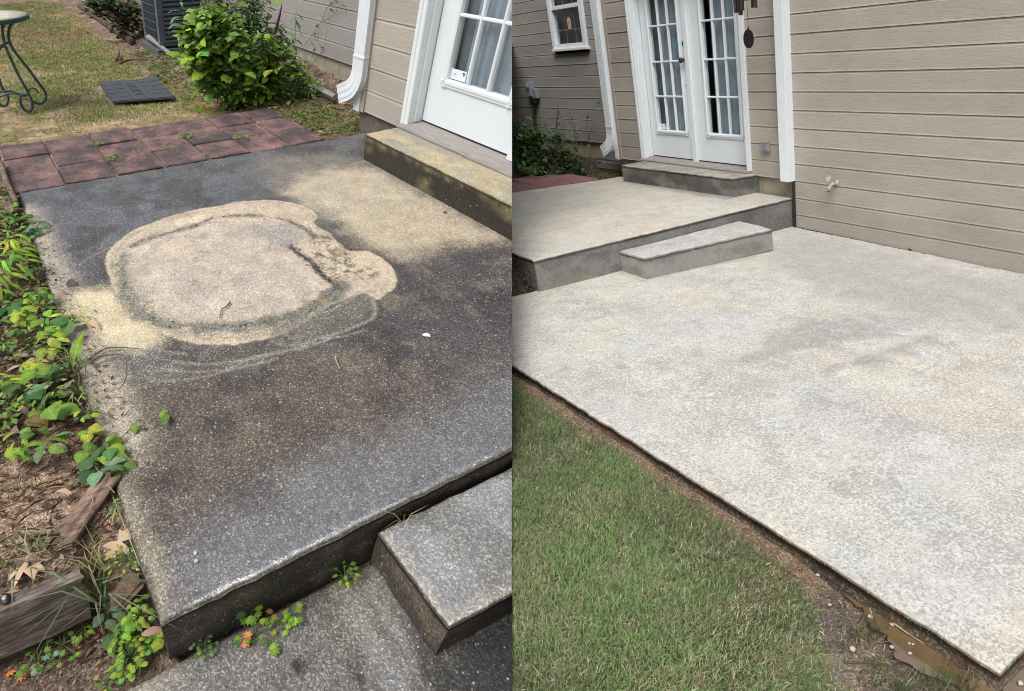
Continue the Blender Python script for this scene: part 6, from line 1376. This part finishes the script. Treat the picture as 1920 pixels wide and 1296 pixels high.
for p, s in zip([(-0.773,0.265,0.025),(-0.745,0.269,0.025),(-0.756,0.143,0.025)], (.05, .055, .05)): add_leaf(L, r_, 'ovate', M_MID, p, s, -1.2, .3, .2)
S_(L, [(-0.434,-0.020,-0.030)][0], 6, 'lance', [M_LIME, M_GREYGREEN], (.035, .05), 'tiny pale shoot between the split log and the patio', 'seedling', .04, .015, 43)
# corner by the timber
S_(L, [(-0.049,-0.106,-0.250)][0], 30, 'round', [M_LIME, M_LIME, M_MID], (.020, .030), 'lime clover clump below the patio corner', 'clover', .05, .055, 44, tilt=.25, r=.0015)
S_(L, [(-0.137,-0.048,-0.220)][0], 12, 'ovate', [M_LIME, M_MID], (.028, .045), 'upright small leaved weed against the patio corner', 'weed', .09, .035, 45, r=.002)
S_(L, [(-0.062,-0.025,-0.250)][0], 4, 'round', [M_MID, M_LIME], (.045, .055), 'round green leaf touching the patio corner foot', 'weed', .05, .015, 46)
S_(L, [(-0.149,-0.138,-0.250)][0], 3, 'ovate', [M_DEEP], (.09, .10), 'dark broad leaf behind the long grass tuft', 'weed', .04, .02, 47)
S_(L, [(-0.205,-0.140,-0.250)][0], 4, 'ovate', [M_GREYGREEN], (.06, .075), 'grey green leaf hanging behind the grass tuft', 'weed', .06, .03, 48)
S_(L, [(-0.145,-0.093,-0.250)][0], 8, 'lobed', [M_MID, M_LIME], (.035, .05), 'bright lobed weed between tuft and patio corner', 'weed', .05, .03, 49)
S_(L, [(-0.188,-0.293,-0.250)][0], 22, 'palmate', [M_MID, M_LIME, M_MID], (.022, .034), 'creeping weed along the foot of the timber', 'weed', .03, .06, 50, r=.0015)
S_(L, [(-0.176,-0.373,-0.250)][0], 14, 'palmate', [M_MID, M_GREYGREEN], (.025, .04), 'creeping weed near the orange leaves below the timber', 'weed', .04, .05, 51, r=.0015)
S_(L, [(-0.199,-0.220,-0.250)][0], 4, 'ovate', [M_MID], (.03, .04), 'small oval seedling under the timber end', 'seedling', .03, .02, 52)
S_(L, [(-0.014,-0.191,-0.250)][0], 9, 'palmate', [M_MID, M_LIME], (.02, .03), 'low green weed at the bottom edge by the lower slab', 'weed', .03, .03, 53)
S_(L, [(-0.259,-0.030,-0.050)][0], 26, 'ovate', [M_GREYGREEN, M_LIME, M_YELLOW], (.014, .026), 'mossy pale weed along the patio edge below the oak leaf', 'weed', .03, .06, 54, r=.0012)
tuft(L, [(-0.201,-0.139,-0.120)][0], 26, .20, .006, 'long drooping grass tuft at the timber end', [(.09, .17, .05), (.16, .25, .09), (.22, .24, .14)], .012, 61, 1.7)
tuft(L, [(-0.036,-0.085,-0.250)][0], 14, .09, .005, 'short grass blades around the clover clump', [(.10, .20, .05)], .03, 62, 1.3)
tuft(L, [(-0.285,-0.128,-0.040)][0], 22, .09, .004, 'dry grass tuft above the timber end', [(.35, .30, .12), (.18, .22, .06)], .02, 63, 1.4)
tuft(L, [(-0.397,-0.318,-0.030)][0], 30, .13, .005, 'pale grass tuft behind the timber', [(.30, .30, .16), (.14, .20, .08)], .04, 64, 1.6)
tuft(L, [(-1.213,-0.003,0.000)][0], 34, .13, .004, 'green grass tuft at the foot of the broad dark blade', [(.12, .22, .05), (.25, .28, .12)], .02, 65, 1.5)
# weeds in the joints
S_(L, [(-0.000,0.275,-0.245)][0], 8, 'palmate', [M_MID, M_DEEP, M_MID], (.035, .05), 'green palmate weed in the crack below the patio face', 'weed', .06, .03, 71, r=.0015)
S_(L, [(0.030,0.319,-0.245)][0], 4, 'palmate', [M_YELLOW, M_RUSTLEAF], (.035, .045), 'yellow and rust palmate leaves in the middle of the crack weeds', 'weed', .05, .02, 72, r=.0015)
S_(L, [(0.056,0.399,-0.245)][0], 8, 'palmate', [M_LIME, M_MID], (.035, .045), 'bright palmate weed at the right of the crack weeds', 'weed', .05, .03, 73, r=.0015)
S_(L, [(0.053,0.271,-0.245)][0], 12, 'palmate', [M_MID, M_LIME, M_DEEP], (.025, .035), 'tangled small palmate weed on the lower slab', 'weed', .03, .05, 74, r=.0015)
S_(L, [(0.056,0.226,-0.245)][0], 2, 'palmate', [M_ORANGE_LEAF], (.045, .05), 'salmon orange palmate leaf left of the crack weeds', 'weed', .02, .006, 75, r=.0012)
S_(L, [(0.113,0.293,-0.245)][0], 2, 'palmate', [M_MID, M_YELLOW], (.045, .05), 'lowest green and red palmate leaf on the lower slab', 'weed', .02, .008, 76, r=.0012)
S_(L, [(0.074,0.351,-0.245)][0], 5, 'palmate', [M_LIME], (.03, .035), 'small bright palmate leaf below the right crack weed', 'weed', .02, .02, 77, r=.0012)
S_(L, [(0.013,0.110,-0.245)][0], 16, 'round', [M_MID, M_GREYGREEN], (.014, .022), 'tiny round leaved weed where slab and lower patio meet', 'weed', .02, .035, 78, r=.001)
S_(L, [(0.032,0.628,-0.245)][0], 9, 'ovate', [M_MID, M_LIME], (.025, .035), 'leafy sprig growing near the block step', 'weed', .07, .03, 79, r=.0018)
tuft(L, [(0.039,0.834,-0.030)][0], 7, .07, .004, 'few grass blades between patio and block step', [(.18, .22, .07), (.4, .33, .18)], .008, 66, 1.6)
for p, lab, s in zip([(-4.075,0.741,0.000),(-3.680,0.783,-0.000),(-3.951,1.497,-0.000),(-3.676,1.917,0.000),(-3.765,1.005,-0.000),(-3.757,1.257,-0.000),(-3.428,1.511,0.000)], ('mossy weed tuft on the second paver joint from the left', 'weed in the joint beside the patio between red pavers', 'pale dry weed in the middle of the paver rows', 'greenish weed in the right paver joint', 'bright small weed in the middle paver joint', 'crumbly moss along the middle paver joint', 'tiny weed by the patio edge right of the bright joint weed'), range(7)):
    S_(L, p, 16 if s < 4 else 8, 'palmate', [M_GREYGREEN, M_YELLOW if s == 2 else M_LIME, M_MID], (.03, .05) if s < 4 else (.02, .03), lab, 'weed', .04 if s < 4 else .015, .06 if s < 4 else .035, 80 + s, r=.0012)
GC = [(-4.35, 2.66), (-3.40, 2.64), (-3.40, 3.1), (-3.8, 3.5), (-4.6, 3.1)]
def cover(site, n, poly, box, label, cols, seed, zf, size=(.012, .035), h=.04):
    rg = np.random.default_rng(seed); x, y = pick(rg, n, poly, *box); k = rg.random(len(x)) < sstep(.35, .6, fbm(x * 4 + 1, y * 4, 3)) + .15; x = x[k]; y = y[k]
    P = np.stack([x, y, zf(x, y) + rg.uniform(.004, h, len(x))], -1); c = np.array(cols)[rg.integers(0, len(cols), len(x))] * rg.uniform(.6, 1.4, (len(x), 1))
    V, F, C = leaf_cloud(site, P, c, rg.uniform(size[0], size[1], len(x)), seed, 1.5); return build_np(V, F, C, 'ground_cover', M_BLADE, site, 'stuff', label)
cover(L, 6000, GC, (-4.6, -3.4, 2.6, 3.5), 'low yellow green ground cover at the house corner', [(.14, .20, .04), (.20, .24, .06), (.08, .13, .03)], 90, z_left)
cover(L, 3500, [(-8, 2.0), (-4.6, 1.9), (-4.5, 2.5), (-5.4, 2.5), (-8, 2.5)], (-8, -4.5, 1.9, 2.5), 'low green ground cover along the bed edge by the mat', [(.10, .15, .04), (.14, .18, .05)], 91, z_left, (.02, .05), .05)
cover(L, 6000, [(-3.4, -.03), (-1.0, .0), (-.85, -.7), (-3.4, -.8)], (-3.4, -.8, -.8, .02), 'small green seedlings among litter left of the patio', [(.13, .24, .04), (.20, .32, .05), (.06, .13, .03), (.24, .33, .08)], 92, z_left, (.016, .048), .08)
cover(R, 2500, [(-4.3, 2.6), (-3.3, 2.6), (-3.35, 3.05), (-4.3, 3.4)], (-4.3, -3.3, 2.6, 3.4), 'yellow green ground cover at the corner of the clean patio', [(.12, .15, .035), (.17, .18, .05), (.06, .09, .025)], 93, z_right)
cover(R, 500, [(-.5, -.02), (-.02, -.02), (0, -.25), (-.5, -.5)], (-.5, 0, -.5, 0), 'small green weeds at the left foot of the clean patio', [(.13, .19, .06)], 94, z_right, (.015, .03), .03)
# shrubs, right lot
def zr(x, y): return float(z_right(np.array(x), np.array(y)))
B = [(*p, r) for p, r in zip([(-4.750,2.066,0.619),(-4.750,2.188,0.424),(-4.750,2.367,0.515),(-4.750,2.063,0.179),(-4.750,2.308,0.186),(-4.750,2.525,0.235),(-4.750,2.420,0.019),(-4.750,2.154,0.017)], (.22, .23, .17, .20, .20, .17, .14, .14))]
bush(R, 'bush', (-4.75, 2.25, zr(-4.75, 2.25)), 'dense dark green shrub below the electrical box', 'bush', B, 299, 2400,
     [('ovate', M_SHADE), ('ovate', M_DEEP), ('heart', M_DEEP), ('ovate', M_MID)], (.07, .12), [(.04, .085, .025), (.06, .13, .03), (.02, .045, .015)], 41, (.04, .08))
B = [(*p, r) for p, r in zip([(-4.400,2.561,0.252),(-4.400,2.714,0.159),(-4.400,2.571,0.064),(-4.400,2.780,0.036),(-4.400,2.516,0.479)], (.17, .16, .15, .14, .14))]
bush(R, 'bush', (-4.4, 2.75, zr(-4.4, 2.75)), 'thin dark shrub between the dense shrub and the downspout', 'bush', B, 260, 2000,
     [('ovate', M_SHADE), ('lance', M_SHADE), ('ovate', M_DEEP), ('lance', M_GREYGREEN)], (.045, .075), [(.045, .085, .028), (.07, .09, .04), (.10, .085, .055), (.02, .045, .015)], 42, (.025, .055))
tall_weed(R, [(-4.500,2.698,0.001)][0], [(-4.500,2.804,0.798)][0], 18, 'lance', M_SHADE, (.09, .14), 'tall drooping weed against the shaded siding', seed=6, r=.006)
tall_weed(R, [(-4.400,2.936,-0.023)][0], [(-4.400,3.013,0.576)][0], 5, 'ovate', M_SHADE, (.05, .07), 'bare thin sapling near the right downspout', seed=7, r=.004, sm=M_STEM_DARK)
tall_weed(R, [(-4.200,2.844,0.043)][0], [(-4.200,3.165,0.131)][0], 6, 'ovate', M_SHADE, (.055, .08), 'leafy side shoot under the right downspout mouth', seed=8, r=.004, sm=M_STEM_DARK)
S_(R, [(-4.200,3.072,0.503)][0], 3, 'ovate', [M_MID], (.05, .06), 'pair of yellowish leaves floating before the shaded siding', 'vine', .02, .02, 99)
r_ = thing('dry_seed_stalk', R, [(-4.700,2.638,0.452)][0], 'black dry seed spike against the shaded siding', 'weed')
stems(R, r_, [[(-4.700,2.603,0.343),(-4.700,2.672,0.598),(-4.700,2.749,0.850)]], .005, M_STEM_DARK)
q = MB(); q.tube(smooth_poly([(-4.700,2.671,0.591),(-4.700,2.707,0.706),(-4.700,2.747,0.843)], False, 4), [.012, .016, .018, .014, .017, .015, .010, .008, .006], 6); build(q, 'seed_head', M_STEM_DARK, R, r_)
r_ = thing('wall_vine', R, [(-5.907,3.920,0.520)][0], 'thin wiry vine with tiny leaves on the shaded siding', 'vine')
VL = [[(-6.555,3.920,0.213),(-6.115,3.920,0.427),(-6.065,3.920,0.602),(-5.683,3.920,0.821),(-5.534,3.920,0.864)], [(-6.300,3.920,0.108),(-5.931,3.920,0.433),(-5.931,3.920,0.563)], [(-6.891,3.920,0.399),(-7.076,3.920,0.758),(-7.132,3.920,0.892)], [(-6.398,3.920,0.417),(-6.234,3.920,0.334),(-6.078,3.920,0.235)]]
stems(R, r_, VL, .003, M_STEM_DARK); random.seed(8)
for p in [(-5.619,3.900,0.799),(-5.847,3.900,0.736),(-5.792,3.900,0.678),(-5.993,3.900,0.537),(-6.023,3.900,0.622),(-5.537,3.900,0.849)]: add_leaf(R, r_, 'ovate', M_SHADE, p, .05, None, .6, .6)
S_(R, [(-4.400,2.111,0.014)][0], 12, 'lance', [M_SHADE, M_DEEP, M_BROWN_LEAF], (.12, .18), 'drooping long leaved plant at the foot of the dense shrub', 'weed', .14, .12, 100, droop=.6)

for o in bpy.data.objects:
    if '_o' in o: del o['_o']
